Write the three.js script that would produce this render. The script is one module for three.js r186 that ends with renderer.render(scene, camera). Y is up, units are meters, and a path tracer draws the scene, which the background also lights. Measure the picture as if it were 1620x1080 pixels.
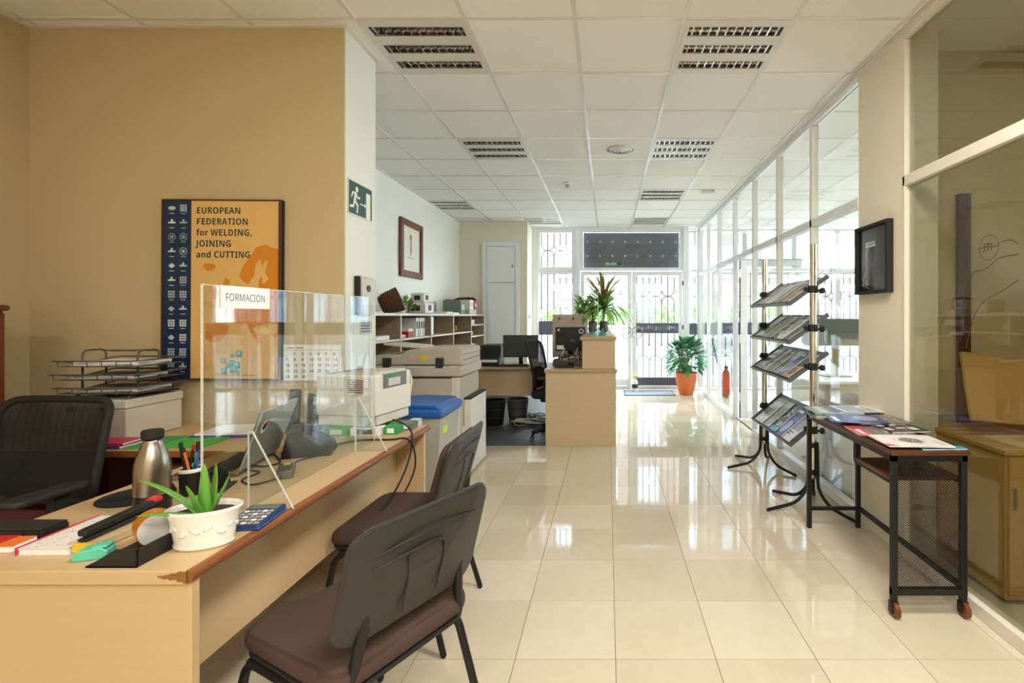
import * as THREE from 'three';
import { RoundedBoxGeometry } from 'three/addons/geometries/RoundedBoxGeometry.js';
import { mergeGeometries } from 'three/addons/utils/BufferGeometryUtils.js';
import { RectAreaLightUniformsLib } from 'three/addons/lights/RectAreaLightUniformsLib.js';

// ---------- camera, sky, large lights, exposure ----------
const scene = new THREE.Scene();
const camera = new THREE.PerspectiveCamera(2 * Math.atan(540 / 778) * 180 / Math.PI, 1620 / 1080, 0.05, 200);
camera.position.set(0, 1.35, 0);
camera.lookAt(0, 1.35, -5);
camera.setViewOffset(1620, 1080, -151, 40, 1620, 1080);          // the photograph is a shifted crop: the street door is not in its middle
const renderer = new THREE.WebGLRenderer({ antialias: true });
renderer.toneMapping = THREE.LinearToneMapping;
renderer.toneMappingExposure = 1.48;
renderer.shadowMap.enabled = true;
RectAreaLightUniformsLib.init();
const SKY = 16.5, WARM = [1, 0.955, 0.90], LAMP = 50;
{
  const w = 64, h = 32, d = new Float32Array(w * h * 4);
  for (let y = 0; y < h; y++) for (let x = 0; x < w; x++) {
    const t = Math.max(0, (y + 0.5) / h * 2 - 1), o = (y * w + x) * 4;
    d[o] = SKY * (0.93 - 0.25 * t); d[o + 1] = SKY * (0.99 - 0.14 * t); d[o + 2] = SKY * (1.06 + 0.02 * t); d[o + 3] = 1;
  }
  const t = new THREE.DataTexture(d, w, h, THREE.RGBAFormat, THREE.FloatType);
  t.mapping = THREE.EquirectangularReflectionMapping; t.magFilter = THREE.LinearFilter; t.minFilter = THREE.LinearFilter; t.wrapS = THREE.RepeatWrapping; t.needsUpdate = true;
  scene.background = t;
}

// ---------- helpers ----------
let seed = 20250;
const R = (a = 0, b = 1) => { seed = (seed * 1664525 + 1013904223) >>> 0; return a + (b - a) * (seed / 4294967296); };
const used = {};
function numbered(n) { const k = used[n] = (used[n] ?? -1) + 1; return k ? n + '_' + String(k).padStart(3, '0') : n; }
const off = new Map();
const offOf = (p) => { while (p && !off.has(p)) p = p.parent; return p ? off.get(p) : null; };
function metric(g) {                                               // uv in metres, by the main direction of each face
  const p = g.attributes.position, n = g.attributes.normal, uv = new Float32Array(p.count * 2);
  for (let i = 0; i < p.count; i++) {
    const ax = Math.abs(n.getX(i)), ay = Math.abs(n.getY(i)), az = Math.abs(n.getZ(i)), x = p.getX(i), y = p.getY(i), z = p.getZ(i);
    if (ay >= ax && ay >= az) { uv[2 * i] = z; uv[2 * i + 1] = x; } else if (ax >= az) { uv[2 * i] = z; uv[2 * i + 1] = y; } else { uv[2 * i] = x; uv[2 * i + 1] = y; }
  }
  g.setAttribute('uv', new THREE.BufferAttribute(uv, 2));
  return g;
}
function join(list) {
  if (!Array.isArray(list)) return list;
  if (list.length === 1) return list[0];
  return mergeGeometries(list.map((g) => { const c = g.index ? g.toNonIndexed() : g; for (const k of Object.keys(c.attributes)) if (!['position', 'normal', 'uv'].includes(k)) c.deleteAttribute(k); c.morphAttributes = {}; return c; }));
}
// part(): one named mesh; geometry is in the parent's own axes, or in world axes when the parent was made by thing() with world = true
function part(name, geos, m, parent = scene, keepUv = false) {
  let g = join(geos);
  const o = offOf(parent);
  if (o) g = g.clone().translate(-o.x, -o.y, -o.z);
  if (m.userData.metric && !keepUv) g = metric(g.clone());
  const me = new THREE.Mesh(g, m);
  me.name = numbered(name); me.castShadow = me.receiveShadow = true;
  parent.add(me);
  return me;
}
function tag(o, label, category, group) { o.userData.label = label; o.userData.category = category; if (group) o.userData.group = group; return o; }
function thing(name, label, category, pos = [0, 0, 0], group, turn = 0, world = true) {
  const o = new THREE.Group(); o.name = numbered(name); o.position.set(...pos); o.rotation.y = turn; scene.add(o);
  if (world) off.set(o, new THREE.Vector3(...pos));
  return tag(o, label, category, group);
}
function struct(name, label) { const o = new THREE.Group(); o.name = numbered(name); o.userData.kind = 'structure'; if (label) o.userData.label = label; scene.add(o); return o; }
function structMesh(name, geos, m) { const o = part(name, geos, m); o.userData.kind = 'structure'; return o; }
function copy(root, pos, turn, label) {
  const c = root.clone(); c.name = numbered(root.name.replace(/_\d{3}$/, '')); scene.add(c);
  if (pos) c.position.set(...pos); if (turn !== undefined) c.rotation.set(0, turn, 0);
  if (label) c.userData.label = label;
  return c;
}
// geometry; d is the distance from the camera's wall line, so z = -d
const B = (x0, x1, y0, y1, d0, d1, r = 0) => {
  const w = x1 - x0, h = y1 - y0, d = d1 - d0;
  const g = r ? new RoundedBoxGeometry(w, h, d, 1, Math.min(r, w / 2.01, h / 2.01, d / 2.01)) : new THREE.BoxGeometry(w, h, d);
  return g.translate((x0 + x1) / 2, (y0 + y1) / 2, -(d0 + d1) / 2);
};
const C = (w, h, d, x = 0, y = 0, z = 0, r = 0) => (r ? new RoundedBoxGeometry(w, h, d, 2, Math.min(r, w / 2.01, h / 2.01, d / 2.01)) : new THREE.BoxGeometry(w, h, d)).translate(x, y, z);
const cyl = (r0, r1, h, x, y, z, n = 20) => new THREE.CylinderGeometry(r1, r0, h, n).translate(x, y + h / 2, z);   // stands on y
const V = (x, y, z) => new THREE.Vector3(x, y, z);
function rod(a, b, r, n = 10) {
  const A = V(...a), D = V(...b).sub(A), g = new THREE.CylinderGeometry(r, r, D.length(), n);
  return g.applyQuaternion(new THREE.Quaternion().setFromUnitVectors(V(0, 1, 0), D.clone().normalize())).translate(...A.addScaledVector(D, 0.5).toArray());
}
function bar(a, b, w, h) {                                           // rectangular bar from a to b
  const A = V(...a), D = V(...b).sub(A), g = new THREE.BoxGeometry(w, D.length(), h);
  return g.applyQuaternion(new THREE.Quaternion().setFromUnitVectors(V(0, 1, 0), D.clone().normalize())).translate(...A.addScaledVector(D, 0.5).toArray());
}
function pipe(pts, r, bend = 0.05, n = 8, sx = 1) {                    // bent tube with rounded corners and closed ends
  const P = pts.map((p) => V(...p)), path = new THREE.CurvePath();
  let a = P[0].clone();
  for (let i = 1; i < P.length; i++) {
    if (i < P.length - 1) {
      const u = P[i - 1].clone().sub(P[i]), v = P[i + 1].clone().sub(P[i]), k = Math.min(bend, u.length() * 0.45, v.length() * 0.45);
      const p = P[i].clone().addScaledVector(u.normalize(), k), q = P[i].clone().addScaledVector(v.normalize(), k);
      path.add(new THREE.LineCurve3(a, p)); path.add(new THREE.QuadraticBezierCurve3(p, P[i].clone(), q)); a = q;
    } else path.add(new THREE.LineCurve3(a, P[i]));
  }
  const g = new THREE.TubeGeometry(path, Math.max(6, P.length * 9), r, n, false);
  return join([g, new THREE.SphereGeometry(r, n, 4).translate(...pts[0]), new THREE.SphereGeometry(r, n, 4).translate(...pts[pts.length - 1])]);
}
const cord = (pts, r = 0.003, seg = 40) => new THREE.TubeGeometry(new THREE.CatmullRomCurve3(pts.map((p) => V(...p))), seg, r, 6);
const lathe = (pts, n = 28) => new THREE.LatheGeometry(pts.map(([x, y]) => new THREE.Vector2(x, y)), n);
// a cushion-like slab: rounded rectangle hw x hh in x, y; th thick along z; edges rounded by er; bend(x, y) moves it along z
function pad(hw, hh, cr, th, er, bend = () => 0, domed = 0) {
  const N = 40, rings = [], pos = [], idx = [];
  const ring = (inset, z) => {
    const a = Math.max(0.001, hw - inset), b = Math.max(0.001, hh - inset), c = Math.max(0.0005, Math.min(cr - Math.min(inset, cr * 0.8), a, b)), out = [];
    for (let q = 0; q < 4; q++) for (let k = 0; k < N / 4; k++) {
      const t = (q + k / (N / 4 - 1)) * Math.PI / 2, cx = [1, -1, -1, 1][q] * (a - c), cy = [1, 1, -1, -1][q] * (b - c);
      out.push([cx + c * Math.cos(t), cy + c * Math.sin(t), z]);
    }
    return out;
  };
  const m = Math.min(hw, hh), top = [];
  for (const f of [0.98, 0.7, 0.4]) top.push([m * f, th / 2 + domed * (0.4 + 0.6 * f)]);
  for (let k = 0; k <= 4; k++) { const t = k / 4 * Math.PI / 2; top.push([er * (1 - Math.sin(t)), th / 2 - er + er * Math.cos(t) + (k ? 0 : domed * 0.15)]); }
  for (const [i, z] of top) rings.push(ring(i, z));
  for (const [i, z] of top.slice().reverse()) rings.push(ring(i, Math.min(-z, 0) > -th / 2 ? -z : -th / 2));
  for (const r of rings) for (const [x, y, z] of r) pos.push(x, y, z + bend(x, y));
  const n = rings.length;
  for (let i = 0; i + 1 < n; i++) for (let k = 0; k < N; k++) { const a = i * N + k, b = i * N + (k + 1) % N, c = a + N, d = b + N; idx.push(a, c, b, b, c, d); }
  for (const [row, flip] of [[0, 0], [n - 1, 1]]) { const c = pos.length / 3; pos.push(0, 0, rings[row][0][2] + bend(0, 0)); for (let k = 0; k < N; k++) { const a = row * N + k, b = row * N + (k + 1) % N; flip ? idx.push(c, b, a) : idx.push(c, a, b); } }
  const g = new THREE.BufferGeometry(); g.setAttribute('position', new THREE.Float32BufferAttribute(pos, 3)); g.setIndex(idx); g.computeVertexNormals();
  g.setAttribute('uv', new THREE.Float32BufferAttribute(pos.filter((_, i) => i % 3 < 2), 2));
  return g;
}
// a leaf: folded ribbon along +y, leaning over towards +z by droop
function leaf(len, wid, droop, fold = 0.25, seg = 8, shape = (t) => Math.sin(Math.PI * Math.pow(t, 0.7)), start = 0) {
  const pos = [], uv = [], idx = []; let y = 0, z = 0, a = start;
  for (let i = 0; i <= seg; i++) {
    const t = i / seg, w = Math.max(0.02, shape(t)) * wid / 2;
    for (const s of [-1, 0, 1]) { pos.push(s * w, y + (s ? Math.sin(a) * fold * w : 0), z + (s ? Math.cos(a) * fold * w : 0)); uv.push(s * 0.5 + 0.5, t); }
    y += Math.cos(a) * len / seg; z += Math.sin(a) * len / seg; a += droop / seg;
  }
  for (let i = 0; i < seg; i++) for (let k = 0; k < 2; k++) { const p = i * 3 + k; idx.push(p, p + 1, p + 3, p + 1, p + 4, p + 3); }
  const g = new THREE.BufferGeometry(); g.setAttribute('position', new THREE.Float32BufferAttribute(pos, 3)); g.setAttribute('uv', new THREE.Float32BufferAttribute(uv, 2)); g.setIndex(idx); g.computeVertexNormals();
  return g;
}
function prism(pts, depth, bevel = 0) {                               // outline in x, y pulled out along z, centred
  const s = new THREE.Shape(pts.map(([x, y]) => new THREE.Vector2(x, y)));
  return new THREE.ExtrudeGeometry(s, { depth: depth - 2 * bevel, bevelEnabled: bevel > 0, bevelThickness: bevel, bevelSize: bevel, bevelOffset: -bevel, bevelSegments: 1 }).translate(0, 0, -depth / 2 + bevel);
}

// ---------- materials ----------
function canvasTex(w, h, draw, rx = 0, ry = 0) {
  const c = document.createElement('canvas'); c.width = w; c.height = h; draw(c.getContext('2d'), w, h);
  const t = new THREE.CanvasTexture(c); t.colorSpace = THREE.SRGBColorSpace; t.magFilter = THREE.LinearFilter; t.anisotropy = 8;
  if (rx) { t.wrapS = t.wrapT = THREE.RepeatWrapping; t.repeat.set(1 / rx, 1 / ry); }
  return t;
}
function grainTex(size, fn, rx, ry, color = false) {
  const d = new Uint8Array(size * size * 4);
  for (let y = 0; y < size; y++) for (let x = 0; x < size; x++) { const v = fn(x / size, y / size), o = (y * size + x) * 4; for (let c = 0; c < 3; c++) d[o + c] = Math.max(0, Math.min(255, (Array.isArray(v) ? v[c] : v) * 255)); d[o + 3] = 255; }
  const t = new THREE.DataTexture(d, size, size); t.magFilter = THREE.LinearFilter; t.minFilter = THREE.LinearFilter; t.wrapS = t.wrapT = THREE.RepeatWrapping; t.repeat.set(1 / rx, 1 / ry); t.needsUpdate = true;
  if (color) t.colorSpace = THREE.SRGBColorSpace;
  return t;
}
const H = (x, y) => { let n = Math.imul(x, 374761393) + Math.imul(y, 668265263) | 0; n = Math.imul(n ^ (n >>> 13), 1274126177); return ((n ^ (n >>> 16)) >>> 0) / 4294967296; };
function vn(u, v, fx, fy) {                                            // tiling value noise
  const x = u * fx, y = v * fy, x0 = Math.floor(x), y0 = Math.floor(y), s = (t) => t * t * (3 - 2 * t), a = s(x - x0), b = s(y - y0), h = (i, j) => H(((i % fx) + fx) % fx, ((j % fy) + fy) % fy);
  return (h(x0, y0) * (1 - a) + h(x0 + 1, y0) * a) * (1 - b) + (h(x0, y0 + 1) * (1 - a) + h(x0 + 1, y0 + 1) * a) * b;
}
const M = {};
function mat(name, color, rough = 0.6, extra = {}) {
  const { metric: me, ...e } = extra, phys = ['transmission', 'clearcoat', 'sheen', 'ior', 'thickness', 'specularIntensity'].some((k) => k in e);
  const m = new (phys ? THREE.MeshPhysicalMaterial : THREE.MeshStandardMaterial)({ color, roughness: rough, ...e });
  m.name = name; if (me) m.userData.metric = true;
  return M[name] = m;
}
const plasterBump = grainTex(256, (u, v) => 0.5 * vn(u, v, 90, 90) + 0.3 * vn(u, v, 31, 31) + 0.2 * vn(u, v, 8, 8), 0.8, 0.8);
const tileBump = grainTex(256, (u, v) => (vn(u, v, 128, 128) > 0.72 ? 0.3 : 0.75) + 0.2 * vn(u, v, 64, 64), 0.3, 0.3);
const fabricBump = grainTex(128, (u, v) => 0.5 + 0.25 * Math.sin(u * 128 * Math.PI / 2) + 0.25 * Math.sin(v * 128 * Math.PI / 2), 0.06, 0.06);
const plasticBump = grainTex(128, (u, v) => vn(u, v, 64, 64), 0.06, 0.06);
const wood = (a, b, sx, sy, k) => grainTex(256, (u, v) => { const n = 0.45 * vn(u, v, 4, 90) + 0.35 * vn(u + k, v, 6, 40) + 0.2 * vn(u, v, 3, 9); return a.map((c, i) => (c + (b[i] - c) * n) / 255); }, sx, sy, true);
mat('paintWhite', '#e9e8de', 0.75, { bumpMap: plasterBump, bumpScale: 0.0006, metric: true });
mat('paintCream', '#e6dfca', 0.75, { bumpMap: plasterBump, bumpScale: 0.0006, metric: true });
mat('paintTan', '#c6b38b', 0.75, { bumpMap: plasterBump, bumpScale: 0.0006, metric: true });
mat('ceilingPanel', '#f2f0ec', 0.95, { bumpMap: tileBump, bumpScale: 0.0008, metric: true });
mat('gridBar', '#e2e1dc', 0.2);
mat('slab', '#8d8880', 0.9);
const floorSpeck = grainTex(256, (u, v) => { const n = 0.97 + 0.012 * vn(u, v, 5, 5) + 0.02 * vn(u, v, 40, 40); return [0.862 * n, 0.815 * n, 0.725 * n]; }, 1.3, 1.3, true);
for (const [i, c] of ['#ffffff', '#faf8f4', '#f4f2ee'].entries()) mat('floorTile' + i, c, 0.045, { map: floorSpeck, metric: true, ior: 1.55 });
mat('grout', '#6e6556', 0.9);
mat('darkFloor', '#47484a', 0.5, { bumpMap: plasterBump, bumpScale: 0.0004, metric: true });
mat('aluWhite', '#eceeee', 0.32);
mat('aluCream', '#e3dccb', 0.4);
mat('glass', '#fafcfc', 0.0, { transmission: 1, thickness: 0, ior: 1.5 });
mat('glassDim', '#e4e6e0', 0.0, { transmission: 1, thickness: 0, ior: 1.52 });
mat('acrylic', '#f7fafa', 0.02, { transmission: 1, thickness: 0, ior: 1.38 });
mat('acrylicEdge', '#f4f4ec', 0.25, { transmission: 0.55, thickness: 0 });
mat('vinylBand', '#5c6070', 0.5);
mat('iron', '#1d1b1b', 0.85);
mat('blackMetal', '#1b1a1a', 0.45, { metalness: 0.3 });
mat('chrome', '#d8d4cc', 0.14, { metalness: 1 });
mat('steel', '#a59a8c', 0.28, { metalness: 1 });
mat('louver', '#d6d4ce', 0.10, { metalness: 1 });
mat('fixture', '#dcdad4', 0.22);
mat('black', '#141414', 0.5, { bumpMap: plasticBump, bumpScale: 0.0002, metric: true });
mat('blackGloss', '#0d0e10', 0.18);
mat('blackSoft', '#1c1b1b', 0.75);
mat('shell', '#2a2927', 0.42, { bumpMap: plasticBump, bumpScale: 0.0004, metric: true });
mat('charcoal', '#2a2a2b', 0.55);
mat('brownFabric', '#4b372f', 0.95, { bumpMap: fabricBump, bumpScale: 0.0006, metric: true, sheen: 0.3 });
mat('maroonFabric', '#5a1c22', 0.95, { bumpMap: fabricBump, bumpScale: 0.0006, metric: true });
mat('blackFabric', '#17181b', 0.9, { bumpMap: fabricBump, bumpScale: 0.0006, metric: true });
mat('deskCream', '#ffffff', 0.42, { map: wood([200, 172, 130], [196, 167, 125], 0.9, 0.5, 0.1), metric: true });
mat('deskEdge', '#ffffff', 0.4, { map: wood([158, 98, 48], [104, 58, 27], 0.7, 0.1, 0.4), metric: true });
mat('chipboard', '#ffffff', 0.9, { map: wood([168, 120, 66], [112, 70, 34], 0.05, 0.03, 0.7), metric: true });
mat('counterWood', '#ffffff', 0.45, { map: wood([208, 184, 147], [200, 175, 138], 0.7, 0.3, 0.2), metric: true });
mat('counterTop', '#ffffff', 0.3, { map: wood([190, 164, 128], [170, 142, 106], 0.9, 0.4, 0.6), metric: true });
mat('cubbyWood', '#ffffff', 0.5, { map: wood([178, 158, 132], [156, 136, 110], 0.7, 0.3, 0.3), metric: true });
mat('cubbyEdge', '#dcd6ca', 0.45);
mat('darkWood', '#ffffff', 0.35, { map: wood([104, 62, 44], [66, 36, 26], 0.6, 0.12, 0.8), metric: true });
mat('redWood', '#ffffff', 0.35, { map: wood([126, 70, 40], [86, 42, 22], 0.5, 0.08, 0.5), metric: true });
mat('paleWood', '#d3a878', 0.6);
mat('paper', '#efeee8', 0.8);
mat('paperGrey', '#c9c7c0', 0.8);
mat('printerWhite', '#dcd8cc', 0.5);
mat('copierGrey', '#bcb2a0', 0.5, { bumpMap: plasticBump, bumpScale: 0.0002, metric: true });
mat('copierLight', '#cfc9bb', 0.5);
mat('binGrey', '#a7a69a', 0.55);
mat('blue', '#1d5ca8', 0.4);
mat('deepBlue', '#26345f', 0.4);
mat('green', '#2e9a58', 0.5);
mat('brightGreen', '#49b43f', 0.5);
mat('mint', '#5fc3a4', 0.45);
mat('teal', '#1f8f86', 0.4);
mat('purple', '#4c3c8c', 0.45);
mat('orange', '#e0762a', 0.5);
mat('red', '#c2242a', 0.4);
mat('pink', '#c8324f', 0.5);
mat('yellow', '#e3c32c', 0.5);
mat('amber', '#d98a1e', 0.25, { transmission: 0.35, thickness: 0 });
mat('ceramic', '#eeeae0', 0.32, { clearcoat: 0.4 });
mat('terracotta', '#cf6f3c', 0.7, { bumpMap: plasterBump, bumpScale: 0.0005, metric: true });
mat('soil', '#3a2a20', 1);
mat('aloe', '#5f9a38', 0.4, { side: THREE.DoubleSide });
for (const [i, c] of ['#4c8a60', '#5a9a6c', '#3f7a54', '#6aa870'].entries()) mat('leafDeep' + i, c, 0.4, { side: THREE.DoubleSide, transmission: 0.4, thickness: 0 });
for (const [i, c] of ['#8fb058', '#a2bc62', '#73984a', '#9c8a60'].entries()) mat('leafStrap' + i, c, 0.45, { side: THREE.DoubleSide, transmission: 0.5, thickness: 0 });
mat('stem', '#6b5a3c', 0.8);
mat('wicker', '#6a452c', 0.8, { bumpMap: fabricBump, bumpScale: 0.002, metric: true });
mat('cardboard', '#b58f5a', 0.85);
mat('tanBoard', '#c49a58', 0.7, { bumpMap: plasterBump, bumpScale: 0.0004, metric: true });
mat('bagGrey', '#8b8d8c', 0.6);
mat('greenGrey', '#64706a', 0.35);
mat('clearLiquid', '#79d3bd', 0.05, { transmission: 0.8, thickness: 0.02 });
mat('pavement', '#62605c', 0.9);
mat('facadePink', '#5f5750', 0.9);
mat('facadeWindow', '#7b8a94', 0.2);
mat('hedgeLeaf', '#6f9a4c', 0.7, { side: THREE.DoubleSide });
mat('greyBoard', '#c2b7a6', 0.7);
mat('matGrey', '#7d8287', 0.95, { bumpMap: fabricBump, bumpScale: 0.001, metric: true });
const textured = (name, tex, rough = 0.5, e = {}) => mat(name, '#ffffff', rough, { map: tex, ...e });
const printed = (name, w, h, draw, rough = 0.5) => textured(name, canvasTex(w, h, draw), rough);

// ---------- the room ----------
const YC = 2.97, DF = 9.0, XR = 1.67;
{ // floor: every tile near the aisle is a piece of its own
  const fl = struct('floor', 'polished cream floor tiles with dark joints');
  part('subfloor', B(-3.4, 5.15, -0.2, -0.012, -3.2, 9.1), M.slab, fl);
  part('grout_bed', B(-3.24, XR + 0.06, -0.012, -0.0015, -3, 9.0), M.grout, fl);
  const s = 0.3956, x0 = 0.032, d0 = 1.937, gap = 0.0024;
  const tileGeo = (w, d) => new RoundedBoxGeometry(w - gap, 0.010, d - gap, 1, 0.0008);
  const shared = metric(tileGeo(s, s)), rest = [];
  for (let i = -9; i <= 4; i++) for (let j = -13; j <= 17; j++) {
    const xa = x0 + i * s, xb = Math.min(xa + s, XR + 0.03), da = d0 + j * s, db = Math.min(da + s, DF - 0.03);
    if (xa < -3.24 || da < -3 || xb - xa < 0.02) continue;
    const seen = i >= -5 && j >= -1, full = xb - xa > s - 0.001 && db - da > s - 0.001;
    const cx = (xa + xb) / 2, cz = -(da + db) / 2, dy = R(-0.0003, 0.0003);
    if (seen) {
      const me = part('tile', full ? shared : tileGeo(xb - xa, db - da), M['floorTile' + Math.floor(R(0, 3))], fl, full);
      me.position.set(cx, -0.005 + dy, cz); me.rotation.y = full ? Math.floor(R(0, 4)) * Math.PI / 2 : 0;
    } else rest.push(tileGeo(xb - xa, db - da).translate(cx, -0.005, cz));
  }
  part('tile', rest, M.floorTile1, fl).userData.kind = 'stuff';
  const side = [];
  for (let x = XR + 0.06; x < 5.0; x += s) for (let d = -3; d < 9; d += s) side.push(tileGeo(Math.min(s, 5.0 - x), Math.min(s, 8.97 - d)).translate(x + Math.min(s, 5 - x) / 2, -0.005, -(d + Math.min(s, 8.97 - d) / 2)));
  part('tile', side, M.floorTile2, fl).userData.kind = 'stuff';
}
const lit = new Set(), dead = new Set(['-1.376,2.678', '0.424,2.678', '-1.376,4.478', '0.424,4.478', '0.424,6.278', '-2.576,6.878', '-1.376,8.078', '0.424,8.078']);
const lampCells = [['0.424', '0.878'], ['0.424', '-0.922'], ['-1.376', '-2.122'], ['0.424', '-2.122']];
for (const c of lampCells) lit.add(c.join());
{ // ceiling: panels in a metal grid
  const ce = struct('ceiling', 'suspended ceiling of white mineral panels in a metal grid');
  part('roof_slab', B(-3.4, 5.15, 3.12, 3.3, -3.2, 9.1), M.slab, ce);
  const g0 = metric(new RoundedBoxGeometry(0.590, 0.014, 0.590, 1, 0.003));
  const xs = []; for (let k = -5; k <= 2; k++) xs.push(-0.176 + 0.6 * k);
  const ds = []; for (let k = -9; k <= 10; k++) ds.push(2.678 + 0.6 * k);
  for (const x of xs) for (const d of ds) {
    const key = x.toFixed(3) + ',' + d.toFixed(3), far = d > 3.0;
    if (lit.has(key) || dead.has(key) || (far && x < -3)) continue;
    const db = Math.min(d + 0.6, 8.97), da = Math.max(d, -3), part_ = db - da < 0.599;
    const me = part('panel', part_ ? metric(new RoundedBoxGeometry(0.59, 0.014, db - da - 0.01, 1, 0.003)) : g0, M.ceilingPanel, ce, true);
    me.position.set(x + 0.3, YC + 0.0075 + R(-0.0012, 0.0012), -(da + db) / 2); me.rotation.set(R(-0.003, 0.003), 0, R(-0.003, 0.003));
  }
  const strip = [B(-3.24, -3.179, YC + 0.002, YC + 0.016, -3, 2.75), B(1.629, XR - 0.004, YC + 0.002, YC + 0.016, -3, 8.97)];
  part('edge_panel', strip[0], M.ceilingPanel, ce); part('edge_panel', strip[1], M.ceilingPanel, ce);
  for (const x of [...xs, 1.624]) part('grid_bar', B(x - 0.012, x + 0.012, YC - 0.004, YC + 0.03, -3, x < -3 ? 2.75 : 8.97, 0.001), M.gridBar, ce);
  for (const d of ds) part('grid_bar', B(d > 2.8 ? -2.53 : -3.24, XR, YC - 0.003, YC + 0.028, d - 0.011, d + 0.011, 0.001), M.gridBar, ce);
  part('edge_angle', [B(-3.217, -1.477, YC - 0.006, YC, 2.735, 2.757), B(-3.24, -3.218, YC - 0.006, YC, -3, 2.757), B(-2.53, -2.508, YC - 0.006, YC, 3.13, 8.4), B(-2.53, -1.37, YC - 0.006, YC, 8.38, 8.4), B(-1.476, -1.45, YC - 0.006, YC, 2.735, 3.13)], M.gridBar, ce);
  part('edge_angle', [B(1.60, XR, YC - 0.012, YC, 3.26, 8.95), B(1.655, XR, YC - 0.03, YC, -3, 8.95)], M.gridBar, ce);
  part('side_ceiling', B(XR + 0.06, 5.0, YC, YC + 0.02, -3, 9), M.ceilingPanel, ce);
  for (let x = 2.2; x < 5; x += 0.6) part('grid_bar', B(x - 0.012, x + 0.012, YC - 0.005, YC, 3.2, 8.97), M.gridBar, ce);
  for (let d = 3.9; d < 9; d += 0.6) part('grid_bar', B(XR + 0.06, 5, YC - 0.004, YC, d - 0.011, d + 0.011), M.gridBar, ce);
}
structMesh('wall_left', B(-3.4, -3.24, 0, 3.12, -3.2, 2.9), M.paintTan);
structMesh('wall_poster', B(-3.24, -1.4775, 0, 3.12, 2.757, 2.77), M.paintTan);
structMesh('wall_pier', B(-3.24, -1.476, 0, 3.12, 2.7705, 3.13), M.paintWhite);
structMesh('wall_far_left', B(-2.7, -2.53, 0, 3.12, 3.131, 8.4), M.paintWhite);
structMesh('wall_back', B(-2.7, -1.37, 0, 3.12, 8.4, 9.1), M.paintCream);
structMesh('wall_rear', B(-3.4, 5.15, 0, 3.12, -3.2, -3.0), M.paintCream);
structMesh('wall_column', B(XR, XR + 0.2, 0, 3.12, 2.78, 3.27), M.paintCream);
structMesh('wall_divider', B(XR + 0.2, 5.0, 0, 3.12, 3.0, 3.1), M.paintTan);
structMesh('wall_far_right', [B(5.0, 5.15, 0, 3.12, -3.2, 4.2), B(5.0, 5.15, 0, 0.9, 4.2, 6.0), B(5.0, 5.15, 2.75, 3.12, 4.2, 6.0), B(5.0, 5.15, 0, 3.12, 6.0, 9.1)], M.paintCream);
{ const w = struct('window_5', 'side street window of the side room'); for (let i = 0; i < 2; i++) { const a = 4.2 + i * 0.9, b = a + 0.9; for (const g of [B(5.04, 5.1, 0.9, 2.75, a, a + 0.05), B(5.04, 5.1, 0.9, 2.75, b - 0.05, b), B(5.04, 5.1, 0.9, 0.95, a + 0.05, b - 0.05), B(5.04, 5.1, 2.7, 2.75, a + 0.05, b - 0.05)]) part('frame_bar', g, M.aluWhite, w); part('pane', B(5.066, 5.074, 0.95, 2.7, a + 0.05, b - 0.05), M.glass, w); } }
structMesh('wall_lintel', B(-1.37, 5.15, 2.975, 3.3, 8.96, 9.2), M.paintWhite);
part('dark_floor_area', B(-2.1, -0.625, 0.0005, 0.004, 5.13, 8.4), M.darkFloor).userData.kind = 'structure';
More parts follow.
